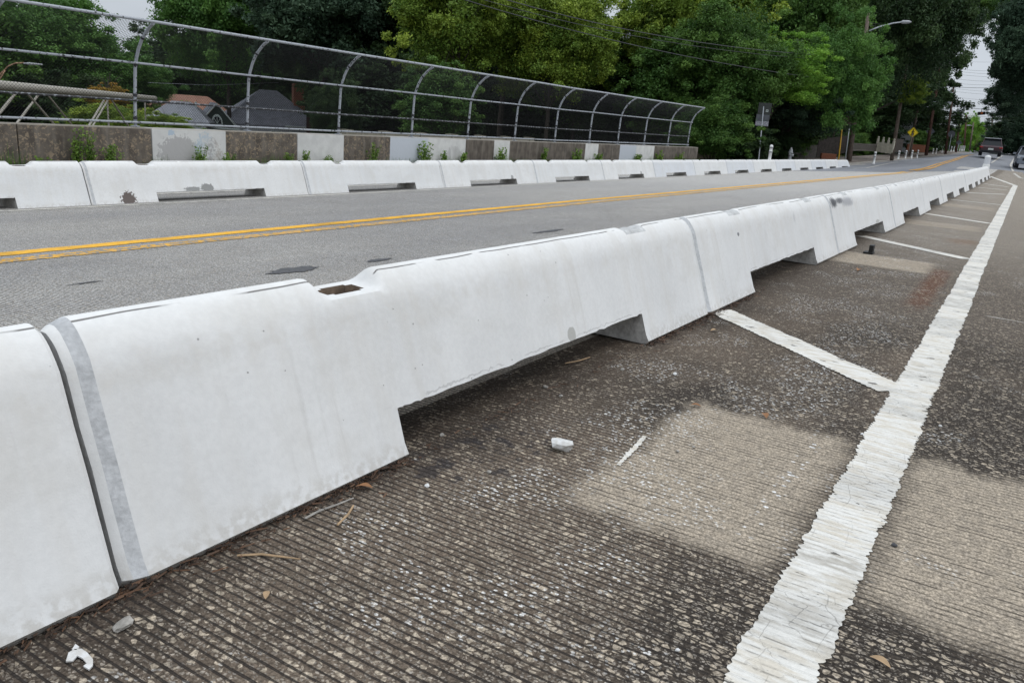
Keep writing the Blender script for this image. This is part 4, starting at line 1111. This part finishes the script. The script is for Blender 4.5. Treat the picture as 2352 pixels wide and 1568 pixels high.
    root = tag(empty('house', (P.x, P.y, g), a), 'pale siding of a house glimpsed behind the thick trunk over the picket fence', 'house')
    z = P.z-g; b = MB(); b.box((0, 2, z-1), (3.4, 3, 5)); b.build('wall', M_SW, root)
    b = MB(); hip_roof(b, 4.2, 4.4, 1.5, z+1.5, .5); b.build('roof', M_RG, root)
houses()
def railing():
    P0, P1 = ony(795, 300, 19), ony(1215, 322, 19); z = (P0.z+P1.z)/2
    root = tag(empty('concrete_railing', (P0.x, 19, z)), 'tan concrete railing with posts seen low through the fence mesh', 'railing'); L = P1.x-P0.x
    M_TAN = simple('tan_concrete', (0.25, 0.23, 0.18), .85, .2)
    b = MB(); b.box((L/2, 0, -.06), (L, .25, .12)); b.build('coping', M_TAN, root)
    b = MB()
    for x in np.arange(0, L, .25): b.box((x, 0, -.5), (.1, .12, .76))
    b.build('baluster', M_TAN, root)
    b = MB(); b.box((L/2, 0, -3.5), (L, .3, 5.2)); b.build('wall', M_TAN, root)
    for x in np.arange(0, L+.1, L/6):
        b = MB(); b.box((x, 0, -.45), (.35, .35, 1.05)); b.build('post', M_TAN, root)
railing()

# ================================================================= poles, lamps, signs, wires
def ptop(base_px, top_px, d):
    """leaning pole: foot and head at the same distance"""
    return atd(*base_px, d), atd(*top_px, d)
def pole(name, label, cat, b_px, t_px, d, r0, r1, mat, group=None, foot=None):
    A, B = ptop(b_px, t_px, d); g = min(A.z, terr(A.x, A.y)+.2) if A.y > 13 else A.z
    root = tag(empty(name, A), label, cat, group)
    m = MB(); dr = (B-A); m.tube([dr*-.03, dr*.5, dr], [r0, (r0+r1)/2, r1], 10); m.build('pole', mat, root, smooth=True)
    return root, A, B
UP = 'utility poles along the left side of the street'
r_, A, B = pole('utility_pole', 'wooden pole behind the far barrier row carrying the big street lamp arm', 'utility pole', (1950, 368), (1995, 30), 60, .2, .13, M_POLE)
def lamp_arm(root, A, pts, d, r=.045, head=.8):
    q = [atd(x, y, d)-A for x, y in pts]
    b = MB(); b.tube(q[:-1]+[q[-2]+(q[-1]-q[-2])*.35], r, 8); a = b.build('lamp_arm', M_STEEL, root, smooth=True)
    dr = (q[-1]-q[-2]).normalized(); m = MB()
    m.tube([q[-1]-dr*head*.9, q[-1]-dr*head*.7, q[-1]-dr*head*.2, q[-1]], [.05, .14, .12, .04], 10); m.build('lamp_head', M_SIGNL, root, smooth=True)
lamp_arm(r_, A, [(1996, 71.5), (2020, 62), (2051, 54), (2070, 51.5), (2093, 51)], 60, .05, .9)
r_, A, B = pole('utility_pole', 'leaning grey wooden pole between the picket fence and the first group of bollards', 'utility pole', (2049, 360), (2093, 85), 71, .17, .1, M_POLE, UP)
r_, A, B = pole('utility_pole', 'slim wooden pole with a small street lamp behind the pedestrian sign', 'utility pole', (2090, 352), (2119, 185), 90, .16, .1, M_POLE, UP)
lamp_arm(r_, A, [(2117.5, 205), (2122, 201), (2130, 200), (2142, 200)], 90, .04, .8)
r_, A, B = pole('utility_pole', 'red-brown leaning wooden pole behind the backs of the signs', 'utility pole', (2128, 350), (2159, 155), 95, .2, .13, M_POLE_R, UP)
m = MB(); q = atd(2145, 238, 95)-A; m.box(q, (.35, .35, .5)); m.build('junction_box', M_STEEL, r_)
r_, A, B = pole('utility_pole', 'dark wooden pole with a grey transformer behind the stop sign', 'utility pole', (2172, 349), (2191, 192), 122, .19, .12, M_POLE_R, UP)
m = MB(); q = atd(2181, 226, 122)-A; m.lathe([(.0, -.9), (.45, -.9), (.45, .7), (.3, .9), (0, .9)], q, 12); m.build('transformer', M_STEEL, r_)
r_, A, B = pole('utility_pole', 'dark wooden pole at the left edge of the sky strip, right of the stop sign', 'utility pole', (2196, 346), (2210, 233), 142, .19, .12, M_POLE_R, UP)
m = MB(); q = atd(2203, 262, 142)-A; m.lathe([(.0, -.9), (.5, -.9), (.5, .7), (.3, .9), (0, .9)], q, 12); m.build('transformer', M_STEEL, r_)
r_, A, B = pole('utility_pole', 'dark pole standing among the fresh green far trees', 'utility pole', (2214, 343), (2220, 264), 170, .2, .15, M_POLE_R, UP)
r_, A, B = pole('utility_pole', 'grey far pole with a lamp head pointing left over the bollards', 'utility pole', (2227, 344), (2236, 282), 180, .2, .14, M_POLE, UP)
lamp_arm(r_, A, [(2233, 289), (2229, 288), (2226, 288.3), (2219, 289)], 180, .06, 1.0)
r_, A, B = pole('utility_pole', 'dark far pole with a crossarm left of the red car', 'utility pole', (2240, 344), (2251, 287), 200, .24, .16, M_POLE_R, UP)
m = MB(); m.box(atd(2250, 291, 200)-A, (.15, 2.2, .15)); m.build('crossarm', M_POLE_R, r_)
r_, A, B = pole('utility_pole', 'tall far pole above the roof of the red car', 'utility pole', (2274, 335), (2280, 266), 215, .22, .16, M_POLE_R, UP)
m = MB(); m.box(atd(2279, 272, 215)-A, (.15, 2.0, .15)); m.build('crossarm', M_POLE_R, r_)
r_, A, B = pole('utility_pole', 'short far pole left above the roof of the red car', 'utility pole', (2261, 338), (2264, 296), 240, .22, .18, M_POLE_R, UP)
# curved rusty lamp arm at the far left edge
root = tag(empty('street_lamp', atd(-40, 175, 60)), 'rusty curved street lamp arm with a flat lamp head at the left edge', 'street lamp'); A = atd(-40, 175, 60)
M_RUST = simple('rusty_arm', (0.36, 0.22, 0.14), .8, .3, 10)
b = MB(); b.tube([atd(*p, 60)-A for p in [(-60, 380), (-30, 260), (-8, 185), (3, 168), (18, 153), (36, 145.5), (55, 145)]], .055, 8); b.build('lamp_arm', M_RUST, root, smooth=True)
b = MB(); b.tube([atd(*p, 60)-A for p in [(-8, 196), (4, 175), (12, 162)]], .045, 8); b.build('brace', M_RUST, root, smooth=True)
b = MB(); q0, q1 = atd(54, 146, 60)-A, atd(97, 149, 60)-A; b.tube([q0, q0+(q1-q0)*.3, q1], [.05, .1, .06], 8); b.build('lamp_head', M_SIGNL, root, smooth=True)

def facing(P, yaw=0.0):
    """frame whose x runs right as seen from the camera and whose -y faces it"""
    a = math.atan2(P.y, P.x)-PI/2+yaw; return a
def sign(name, label, cat, c_px, foot_px, d, shape, size, mat, rot=0.0, tilt=0.0, pole_up=0.0, pr=.03):
    P = atd(*c_px, d); Fp = atd(*foot_px, d); a = facing(P, rot)
    root = tag(empty(name, Fp, a), label, cat)
    Rm = Matrix.Rotation(-a, 3, 'Z'); c = Rm@(P-Fp)
    b = MB(); b.tube([(0, .05, 0), (c.x*(1+pole_up), c.y+.05, c.z*(1+pole_up))], pr, 8); b.build('pole', M_STEEL if pr < .05 else M_POLE, root)
    poly = []
    if shape == 'diamond': poly = [(0, size), (size, 0), (0, -size), (-size, 0)]
    elif shape == 'oct': poly = [(size*math.cos(PI/8+k*PI/4), size*math.sin(PI/8+k*PI/4)) for k in range(8)]
    else: poly = [(-size[0], -size[1]), (size[0], -size[1]), (size[0], size[1]), (-size[0], size[1])]
    m = MB(); m.prism([Vector((c.x+x, c.y, c.z+y)) for x, y in poly], (0, 1, 0), .012); pl = m.build('sign_plate', mat, root)
    return root, c, pl
# pedestrian sign with walking figure
root, c, pl = sign('pedestrian_sign', 'yellow diamond pedestrian crossing sign with a black walking figure', 'road sign', (2096.7, 304.6), (2086, 354), 85, 'diamond', .54, M_YPAINT, pr=.05)
b = MB()
def lim(p, q, w): b.prism([Vector((c.x+p[0]-w[0], 0, c.z+p[1])), Vector((c.x+p[0]+w[0], 0, c.z+p[1])), Vector((c.x+q[0]+w[1], 0, c.z+q[1])), Vector((c.x+q[0]-w[1], 0, c.z+q[1]))], (0, 1, 0), .01)
for v in ():
    pass
lim((.0, .2), (-.01, -.02), (.07, .05)); lim((-.02, 0), (-.15, -.3), (.05, .035)); lim((.0, 0), (.1, -.14), (.05, .035)); lim((.1, -.13), (.08, -.3), (.035, .03))
lim((.04, .17), (.17, .04), (.03, .025)); lim((-.05, .17), (-.14, .0), (.03, .025))
b.prism([Vector((c.x+.02+.06*math.cos(k*PI/5), 0, c.z+.29+.06*math.sin(k*PI/5))) for k in range(10)], (0, 1, 0), .01)
fg = b.build('walking_figure', M_BLACK, pl); fg.location = (0, c.y-.016, 0)
b = MB(); w = .02
pp = [(0, .47), (.47, 0), (0, -.47), (-.47, 0)]
for k in range(4):
    p, q = pp[k], pp[(k+1) % 4]; b.tube([(c.x+p[0], c.y-.01, c.z+p[1]), (c.x+q[0], c.y-.01, c.z+q[1])], .01, 4)
b.build('border', M_BLACK, pl)
sign('road_sign', 'grey back of a diamond sign beside the red-brown pole', 'road sign', (2137, 302), (2128, 348), 97, 'diamond', .52, M_SIGNB)
sign('stop_sign', 'grey back of an octagonal stop sign in front of dark trees', 'road sign', (2186, 308), (2179, 347), 118, 'oct', .5, M_SIGNB)
sign('road_sign', 'small grey back of a diamond sign above the far bollards', 'road sign', (2203, 328), (2199, 346), 140, 'diamond', .5, M_SIGNB)
root, c, pl = sign('road_sign', 'tall grey sign post with two rectangular plates seen from behind, one stickered', 'road sign', (1751, 276.5), (1742, 372), 50, 'rect', (.40, .35), M_SIGNB, pole_up=.38, pr=.035)
m = MB(); m.box((c.x+.04, c.y, c.z+.71), (.78, .012, .68)); m.build('upper_plate', M_SIGND, root)
M_STK = Mat('stickered', .6, .3); n_ = M_STK.noise(26, 4); n2 = M_STK.noise(13, 3); M_STK.color(M_STK.mix(n_.ss(.5, .55), M_STK.mix(n2.ss(.45, .6), (.2, .21, .23), (.3, .18, .32)), (.45, .46, .48)))
m = MB(); m.box((c.x, c.y-.01, c.z-.2), (.78, .006, .28)); m.build('stickers', M_STK.m, pl)
m = MB(); m.box((c.x+.2, c.y-.012, c.z+.58), (.14, .008, .14)); m.box((c.x+.2, c.y-.02, c.z+.58), (.07, .008, .07), 1); m.build('square_sticker', [M_TRIM, M_BLACK], root)
pole('guy_guard', 'bent yellow plastic guy-wire guard left of the wooden pole', 'pole', (1926, 369), (1933.5, 298), 58, .05, .05, M_YGUY)
pole('sign_pole', 'thin grey metal pole just left of the wooden lamp pole', 'pole', (1941, 369), (1951, 292), 59, .035, .035, M_STEEL)
# hydrant
P = atd(1813.5, 366, 55)
b = MB(); b.lathe([(.16, 0), (.16, .05), (.12, .08), (.12, .5), (.17, .52), (.17, .57), (.13, .6), (.12, .72), (.06, .82), (.04, .9), (0, .91)], (0, 0, 0), 14)
b.tube([(-.24, 0, .42), (.24, 0, .42)], .07, 10); b.tube([(0, -.22, .38), (0, 0, .38)], .09, 10)
o = b.build('fire_hydrant', M_SIGNL, smooth=True); o.location = P-Vector((0, 0, .1)); tag(o, 'silver fire hydrant behind the far barriers right of the grey sign post', 'hydrant')
# wires
def wire(label, pts, r, group=None, sag=0.0, mat=None):
    P = [atd(*p) for p in pts]
    if sag and len(P) == 2:
        P = [P[0].lerp(P[1], t)-Vector((0, 0, sag*4*t*(1-t))) for t in np.linspace(0, 1, 12)]
    b = MB(); b.tube(P, r, 5, cap=False); tag(b.build('overhead_wire', mat or M_CABLE), label, 'wire', group)
def wlerp(px, d0, d1, n=14):
    xs = [p[0] for p in px]; ys = [p[1] for p in px]; x = np.linspace(xs[0], xs[-1], n)
    # smooth curve through px by quadratic fit
    cf = np.polyfit(xs, ys, 2); d = np.linspace(1/d0, 1/d1, n)
    return [(float(a), float(np.polyval(cf, a)), float(1/q)) for a, q in zip(x, d)]
wire('lowest of three black wires sagging across the trees at the top', wlerp([(900, -55), (1062, 0), (1300, 64), (1519, 118), (1830, 176), (1975, 190)], 26, 60), .017)
wire('middle of three black wires sagging across the trees at the top', wlerp([(960, -45), (1122, 0), (1519, 95), (1792, 131), (1985, 140)], 27, 60), .012)
wire('highest of three black wires sagging across the trees at the top', wlerp([(1000, -50), (1167, 0), (1519, 82.6), (1732, 116), (1988, 131)], 27, 60), .018)
wire('thin wire from the lamp pole to the right across the dark trees, upper', [(1995, 52, 60), (2120, 74, 72), (2230, 79, 90), (2300, 84, 100)], .012)
wire('thin wire from the lamp pole to the right across the dark trees, lower', [(1995, 58, 60), (2120, 79, 72), (2230, 84, 90), (2300, 89, 100)], .012)
wire('sagging pale cable reaching the red-brown pole from the left', wlerp([(2098, 231), (2120, 243), (2147, 247)], 90, 95, 8), .03, mat=M_STEEL)
wire('cable sagging between the red-brown pole and the next pole', wlerp([(2147, 236), (2168, 250), (2188, 247)], 95, 120, 8), .02)
wire('thin wire seen through the fence mesh above the roofs', [(340, 190, 75), (480, 196, 78), (640, 190, 85)], .012, mat=M_STEEL)
for wi, (y0, y1, r) in enumerate(((158, 161, .015), (163, 169, .015), (169.7, 176, .015), (181, 185.3, .015), (191.5, 191.5, .015), (199.8, 196.4, .03), (203, 210, .013), (209.8, 216.5, .013), (140, 138, .012), (222, 232, .012), (262, 268, .015), (276, 279, .012))):
    wire('%s thin wire crossing the strip of sky, %s' % (ORD[wi], 'near its top' if y0 < 180 else 'in its middle' if y0 < 215 else 'low above the red car'), [(2185, y0-.5, 125), (2360, y1+1, 118)], r*.9, 'thin wires crossing the strip of sky', sag=.25)
wire('wire that carries the hanging traffic signal', [(2188, 245.2, 118), (2290, 254, 112), (2360, 262, 110)], .03)
# traffic signal
P = atd(2254.3, 260.6, 112); root = tag(empty('traffic_signal', P, facing(P)), 'black traffic signal hanging from a wire in the strip of sky', 'traffic light')
b = MB(); b.box((0, 0, 0), (.95, .4, .42), mat=Matrix.Rotation(math.radians(-8), 3, 'Y')); b.build('housing', M_BLACK, root)
b = MB(); b.tube([(-.05, 0, .2), (-.05, 0, .62)], .04, 6); b.build('hanger', M_BLACK, root)
b = MB(); b.tube([(.03, -.22, .02), (.03, -.4, .02)], .16, 10); b.build('amber_lens', simple('amber_plastic', (.55, .16, .05), .4, .1), root)
for k in (-1, 1):
    b = MB(); b.tube([(.32*k, -.2, 0), (.32*k, -.42, 0)], .14, 10); b.build('visor', M_BLACK, root)

# fences at the right
def picket():
    A = atd(1957, 348, 68); B = atd(2012, 348, 72); D = atd(2048, 354, 71)
    root = tag(empty('picket_fence', A), 'grey and cream picket fence with pointed pickets and ball-topped posts behind the leaning pole', 'fence')
    up = Vector((0, 0, 1)); d = (B-A); n = 26; L = d.length; dn = d.normalized(); ang = math.atan2(dn.y, dn.x)
    b = MB(); R3 = Matrix.Rotation(ang, 3, 'Z')
    for k in range(n): b.box(d*(k+.5)/n+up*.35, (L/n*.62, .03, .62), mat=R3)
    for z in (.1, .6): b.box(d*.5+up*z, (L, .05, .08), mat=R3)
    b.build('grey_picket_panel', M_FENCEG, root)
    d2 = D-B; L2 = d2.length; n2 = 12; a2 = math.atan2(d2.y, d2.x); R2 = Matrix.Rotation(a2, 3, 'Z'); o0 = B-A; b = MB()
    for k in range(n2):
        t = (k+.5)/n2; h = 1.0-.16*math.sin(PI*((t*3) % 1)); b.box(o0+d2*t+up*(h/2), (L2/n2*.98, .03, h), mat=R2)
    b.build('cream_board_panel', M_FENCEW, root)
    for t in (0, .33, .66, 1):
        b = MB(); q = o0+d2*t; b.box(q+up*.55, (.16, .16, 1.15), mat=R2); b.lathe([(.0, 0), (.08, 0), (.05, .05), (.09, .13), (.06, .2), (0, .22)], q+up*1.12, 10); b.build('post', M_FENCEW, root)
picket()
def board_fence(label, px0, px1, d0, d1, h, mat, name='board_fence'):
    A, B = atd(*px0, d0), atd(*px1, d1); d = B-A; L = d.length; R3 = Matrix.Rotation(math.atan2(d.y, d.x), 3, 'Z'); n = max(3, int(L/.2))
    b = MB()
    for k in range(n): b.box(d*(k+.5)/n+Vector((0, 0, h/2+.02*(k % 2))), (L/n*.95, .03, h), mat=R3)
    b.box(d*.5+Vector((0, .04, h*.25)), (L, .05, .1), mat=R3); b.box(d*.5+Vector((0, .04, h*.8)), (L, .05, .1), mat=R3)
    o = b.build(name, mat); o.location = A; tag(o, label, 'fence')
board_fence('dark scalloped board fence behind the fire hydrant', (1820, 368), (1872, 368), 64, 66, 1.2, simple('dim_grey_boards', (.09, .08, .07), .9, .3))
board_fence('dark board fence left of the wooden lamp pole', (1874, 362), (1940, 352), 68, 70, 1.5, M_FENCED)
board_fence('dark slatted gate behind the leaning pole foot', (2053, 350), (2070, 350), 80, 82, 1.3, M_FENCED)
board_fence('pale wooden post gate between grey sign post and hydrant', (1752, 366), (1783, 366), 60, 61, 1.0, simple('dim_tan_boards', (.13, .11, .09), .9, .3))
def brick_wall(label, p0, p1, d, h):
    A, B = atd(*p0, d), atd(*p1, d); v = B-A; b = MB(); b.box(v/2+Vector((0, 0, h/2)), (v.length, .3, h), mat=Matrix.Rotation(math.atan2(v.y, v.x), 3, 'Z'))
    o = b.build('brick_wall', M_BRICK, bevel=.02); o.location = A; tag(o, label, 'wall')
brick_wall('low red brick retaining wall left of the wooden lamp pole', (1884, 367), (1918, 366), 62, .45)
brick_wall('low red brick retaining wall behind the pedestrian sign', (2080, 352), (2128, 346), 100, .9)

# ================================================================= cars
def car(label, P, heading, body, roof, front=False, sc=1.0):
    """y axis = length; -y end faces the camera"""
    root = tag(empty('parked_car' if front else 'car', P, heading), label, 'car')
    paint = Mat('car_paint_'+('silver' if front else 'red'), .25, .5); paint.color(body); paint.b.inputs['Coat Weight'].default_value = .15; paint = paint.m
    roofm = simple('car_roof', roof, .3, .03)
    bm = bmesh.new(); W, L = .92, 4.5
    st = [(0.0, .42, .80, .86), (.12, .36, .92, .95), (.9, .30, .95, 1.0), (2.2, .28, .96, 1.0), (3.5, .32, .92, 1.0), (4.3, .40, .8, .92), (4.5, .5, .70, .82)]
    rings = []
    for (y, z0, z1, k) in st:
        rings.append([bm.verts.new(q) for q in [(-W*k*.9, y, z0), (-W*k, y, z0+.12), (-W*k, y, z1-.12), (-W*k*.93, y, z1), (W*k*.93, y, z1), (W*k, y, z1-.12), (W*k, y, z0+.12), (W*k*.9, y, z0)]])
    for a, c in zip(rings[:-1], rings[1:]):
        for i in range(8): bm.faces.new((a[i], a[(i+1) % 8], c[(i+1) % 8], c[i]))
    bm.faces.new(rings[0][::-1]); bm.faces.new(rings[-1]); bmesh.ops.recalc_face_normals(bm, faces=bm.faces)
    me = bpy.data.meshes.new('body'); bm.to_mesh(me); bm.free(); me.materials.append(paint)
    o = bpy.data.objects.new('body', me); C.objects.link(o); o.parent = root; bv = o.modifiers.new('b', 'BEVEL'); bv.width = .05; bv.segments = 3
    b = MB(); # greenhouse
    y0, y1, y2, y3 = (.25, .75, 2.4, 3.3) if not front else (1.2, 2.0, 3.9, 4.3)
    b.add([(-.82, y0, .9), (.82, y0, .9), (.86, y3, .9), (-.86, y3, .9), (-.62, y1, 1.5), (.62, y1, 1.5), (.64, y2, 1.53), (-.64, y2, 1.53)], [(0, 1, 5, 4), (1, 2, 6, 5), (2, 3, 7, 6), (3, 0, 4, 7)])
    b.build('window_glass', M_GLASS, root)
    b = MB(); b.box((0, (y1+y2)/2-.05, 1.555), (1.32, y2-y1+.25, .07)); b.build('roof', roofm, root, bevel=.03)
    for sx in (-1, 1):
        b = MB(); b.tube([(sx*.80, y0+.02, .9), (sx*.61, y1, 1.52)], .04, 6); b.tube([(sx*.85, y3, .9), (sx*.63, y2, 1.54)], .04, 6); b.build('pillar', paint, root)
        for y in (.85, 3.6):
            b = MB(); b.tube([(sx*.62, y, .35), (sx*.88, y, .35)], .35, 20); w_ = b.build('wheel', M_DARK, root); b = MB(); b.tube([(sx*.87, y, .35), (sx*.895, y, .35)], .2, 12); b.build('rim', M_SIGNL, w_)
        b = MB(); b.box((sx*1.02, 2.9 if not front else 1.6, 1.02), (.2, .12, .15)); b.build('wing_mirror', M_DARK if not front else paint, root, bevel=.03)
        b = MB(); b.box((sx*.76, .05, .76), (.22, .12, .16) if front else (.28, .12, .12)); b.build('headlight' if front else 'tail_light', M_SIGNL if front else simple('tail_light_red', (.3, .02, .02), .2, .1), root, bevel=.02)
    b = MB(); b.box((0, .0, .42), (1.6, .14, .22)); b.build('bumper', M_DARK if not front else roofm, root, bevel=.03)
    b = MB(); b.box((0, -.03, .62), (.42, .03, .16)); b.build('number_plate', M_TRIM, root)
    if front: b = MB(); b.box((0, -.02, .62), (1.0, .06, .22)); b.build('grille', M_DARK, root, bevel=.02)
    root.scale = (sc, sc, sc); return root
Pc = atd(2272, 359, 71); car('dark red hatchback car with a white roof driving away on the crest', Pc, facing(Pc, .0), (.035, .003, .008), (.4, .41, .43))
Ps = atd(2362, 388, 58); car('silver car facing the camera, cut off by the right edge', Ps, facing(Ps, .05), (.16, .18, .21), (.16, .18, .21), True)

# ================================================================= small things on the pavement
def rock(name, x, y, s, label, cat, mat, seed, flat=.55, z=None, group=None):
    r = random.Random(seed); bm = bmesh.new(); bmesh.ops.create_icosphere(bm, subdivisions=2, radius=1)
    dirs = [Vector((r.gauss(0, 1), r.gauss(0, 1), r.gauss(0, 1))).normalized() for _ in range(9)]
    for v in bm.verts:
        k = 1
        for d in dirs:
            t = v.co.normalized().dot(d)
            if t > .45: k = min(k, .5/t*1.25+r.uniform(-.01, .01))
        v.co = v.co*k; v.co = Vector((v.co.x*s[0], v.co.y*s[1], v.co.z*s[0]*flat))
    me = bpy.data.meshes.new(name); bm.to_mesh(me); bm.free(); me.materials.append(mat)
    o = bpy.data.objects.new(name, me); C.objects.link(o); zz = min(v.co.z for v in me.vertices)
    o.location = (x, y, zs(x, y)-zz*.8); o.rotation_euler = (0, 0, seed*1.7); tag(o, label, cat, group); return o
M_CHIP = paint_mat('paint_chip', tone=(.72, .72, .71)); M_STONE = bare_mat('grey_stone', (.34, .32, .29)); M_STONED = bare_mat('dark_stone', (.09, .09, .095))
P = onz(1291, 1032); rock('concrete_chunk', P.x, P.y, (.056, .042), 'fist-sized white painted concrete chunk lying on the pavement beside the barrier opening', 'stone', M_CHIP, 3, .5)
P = onz(286, 1437); rock('stone_chip', P.x, P.y, (.03, .02), 'angular grey stone chip near the foot of the nearest joint', 'stone', M_STONE, 4, .35)
for k, (x, y, s, m, lab) in enumerate([(2052, 1254, .012, M_STONED, 'small shiny dark pebble on the tan patch right of the white line'), (1556, 1038, .009, M_STONE, 'tiny grey pebble at the left edge of the tan patch'), (1124, 1086, .011, M_STONE, 'small grey pebble left of the white chunk'), (981, 1118, .011, M_CHIP, 'small white paint chip in front of the barrier opening'),
     (1549, 861, .014, M_CHIP, 'white chip between the barrier opening and the white line'), (1593, 1028, .008, M_STONE, 'tiny pebble upper left on the tan patch'), (1288, 911, .013, M_STONE, 'brown pebble by the opening, right one'), (1253, 891, .013, M_STONE, 'brown pebble by the opening, upper one'), (1016, 1000, .012, M_STONE, 'pebble just inside the barrier opening'),
     (1556, 1495, .008, M_CHIP, 'white speck-sized chip left of the line at the bottom'), (830, 1062, .012, M_STONED, 'dark pebble at the foot of the barrier corner'), (1979, 998, .009, M_CHIP, 'white pebble left of the line by the tan patch'), (2160, 980, .009, M_CHIP, 'white pebble right of the line above the tan patch'), (1430, 850, .012, M_STONE, 'pebble in the middle beyond the opening'), (2005, 950, .011, M_STONE, 'pebble on the pavement left of the line')]):
    P = onz(x, y); rock('pebble', P.x, P.y, (s, s*.75), lab, 'pebble', m, 20+k, .6, group='pebbles on the pavement')
P = onz(2000, 583); b = MB(); b.box((0, 0, .045), (.10, .04, .09)); b.box((0, .02, .01), (.13, .09, .02)); o = b.build('plastic_bracket', M_BLACK, bevel=.004); o.location = P; tag(o, 'small black plastic bracket standing upright near the third hatch bar', 'bracket')
# flat paint flake
def flake(name, pts, h, mat, label, cat, curl=0.0):
    b = MB(); P = [onz(x, y) for x, y in pts]; c = sum(P, Vector())/len(P)
    b.prism([Vector((p.x-c.x, p.y-c.y, h)) for p in P], (0, 0, 1), .003); o = b.build(name, mat); o.location = (c.x, c.y, zs(c.x, c.y)+.004); tag(o, label, cat)
flake('paint_flake', [(152, 1525), (158, 1505), (172, 1497), (188, 1496), (201, 1505), (214, 1520), (214, 1534), (205, 1544), (192, 1536), (200, 1530), (190, 1518), (178, 1512), (168, 1524)], .002, M_CHIP, 'torn cream flake of road paint near the lower left corner', 'paint flake')
flake('paint_flake', [(166, 1498), (174, 1485), (183, 1492), (176, 1499)], .002, M_CHIP, 'small separate corner of the cream paint flake at lower left', 'paint flake')
def leaf(x, y, s, a, mat, label, k):
    P = onz(x, y); b = MB(); n = 7; t = np.linspace(0, 1, n); vs = []
    for q in t: w = s*.22*math.sin(PI*min(1, q*1.02))**.8+.0006; zc = .004+s*.1*math.sin(PI*q); vs += [(q*s-s/2, -w, zc+w*.4), (q*s-s/2, 0, zc), (q*s-s/2, w, zc+w*.4)]
    b.add(vs, [(3*i+j, 3*i+3+j, 3*i+4+j, 3*i+1+j) for i in range(n-1) for j in (0, 1)])
    o = b.build('dry_leaf', mat); o.location = (P.x, P.y, .003); o.rotation_euler = (0, 0, a); tag(o, label, 'leaf', 'dry leaves on the pavement')
M_DRY = simple('dry_leaf_brown', (.3, .15, .07), .8, .3, 30); M_DRY2 = simple('dry_leaf_tan', (.42, .29, .17), .8, .2, 30)
for k, (x, y, s, m, l) in enumerate([(1756, 958, .055, M_DRY, 'curled brown dry leaf at the top of the tan patch'), (1598, 935, .04, M_DRY, 'small reddish dry leaf left above the tan patch'), (1972, 622, .09, M_DRY, 'brown dry leaf on the far tan patch near the black bracket'), (2020, 1526, .045, M_DRY2, 'tan drop-shaped leaf on dark pavement at the lower right'),
       (1640, 762, .05, M_DRY2, 'tan leaf on the left end of the wide hatch bar'), (612, 1372, .03, M_DRY2, 'pale straw piece below the barrier at lower left'), (838, 1123, .045, M_DRY, 'orange-brown leaf at the barrier foot corner')]):
    leaf(x, y, s, k*1.3+.5, m, l, k)
def litter():
    """pine needles and leaf crumbs packed along the foot of the near barriers"""
    r = np.random.default_rng(11); n = 5200
    x = -.6+r.random(n)*6.3; off = r.gamma(1.5, .013, n); edge = np.interp(x, YB[:, 0], YB[:, 1])
    keep = ~(((x-.85) % UL > OP0) & ((x-.85) % UL < OP1) & (x > 0)) | (r.random(n) < .12)
    clump = (np.sin(x*9)+np.sin(x*23+1)+np.sin(x*3.1+2)) > -.6
    keep &= clump | (r.random(n) < .4); x, off, edge = x[keep], off[keep], edge[keep]; n = len(x)
    y = edge+.012-off; z = .004+r.random(n)*.012*np.exp(-off*30); a = r.normal(size=n)*.7; L = .004+.02*r.random(n)**3
    dx, dy = np.cos(a)*L, np.sin(a)*L; w = .0006+.0012*r.random(n)
    v = np.stack([np.stack([x-dx, y-dy-w, z], 1), np.stack([x+dx, y+dy-w, z+.002], 1), np.stack([x+dx, y+dy+w, z+.004], 1), np.stack([x-dx, y-dy+w, z+.003], 1)], 1).reshape(-1, 3)
    t = np.stack([r.random(n), r.random(n), np.zeros(n), np.ones(n)], 1)
    o = bpy.data.objects.new('leaf_litter', leaf_mesh('litter', v, t, leaf_mat('needle_brown', (.022, .016, .012), (.10, .052, .028), 0))); C.objects.link(o)
    tag(o, 'reddish brown needles and crumbs along the foot of the near barriers', 'litter', kind='stuff')
litter()
for k, (pts, lab) in enumerate([([(700, 1190), (735, 1172), (775, 1158), (812, 1143)], 'curved grey twig at the barrier foot left of the opening'), ([(545, 1275), (600, 1272), (650, 1278), (690, 1283)], 'long thin reddish twig lying below the barrier at lower left'), ([(775, 1205), (800, 1180), (812, 1160)], 'short pale twig beside the curved one'), ([(1298, 834), (1330, 828), (1355, 820)], 'pair of pine needles in the shade of the opening')]):
    b = MB(); b.tube([onz(*p, .006) for p in pts], [.0028, .003, .0025, .0015][:len(pts)], 5); tag(b.build('twig', M_DRY2 if k != 0 else M_STONE), lab, 'twig')
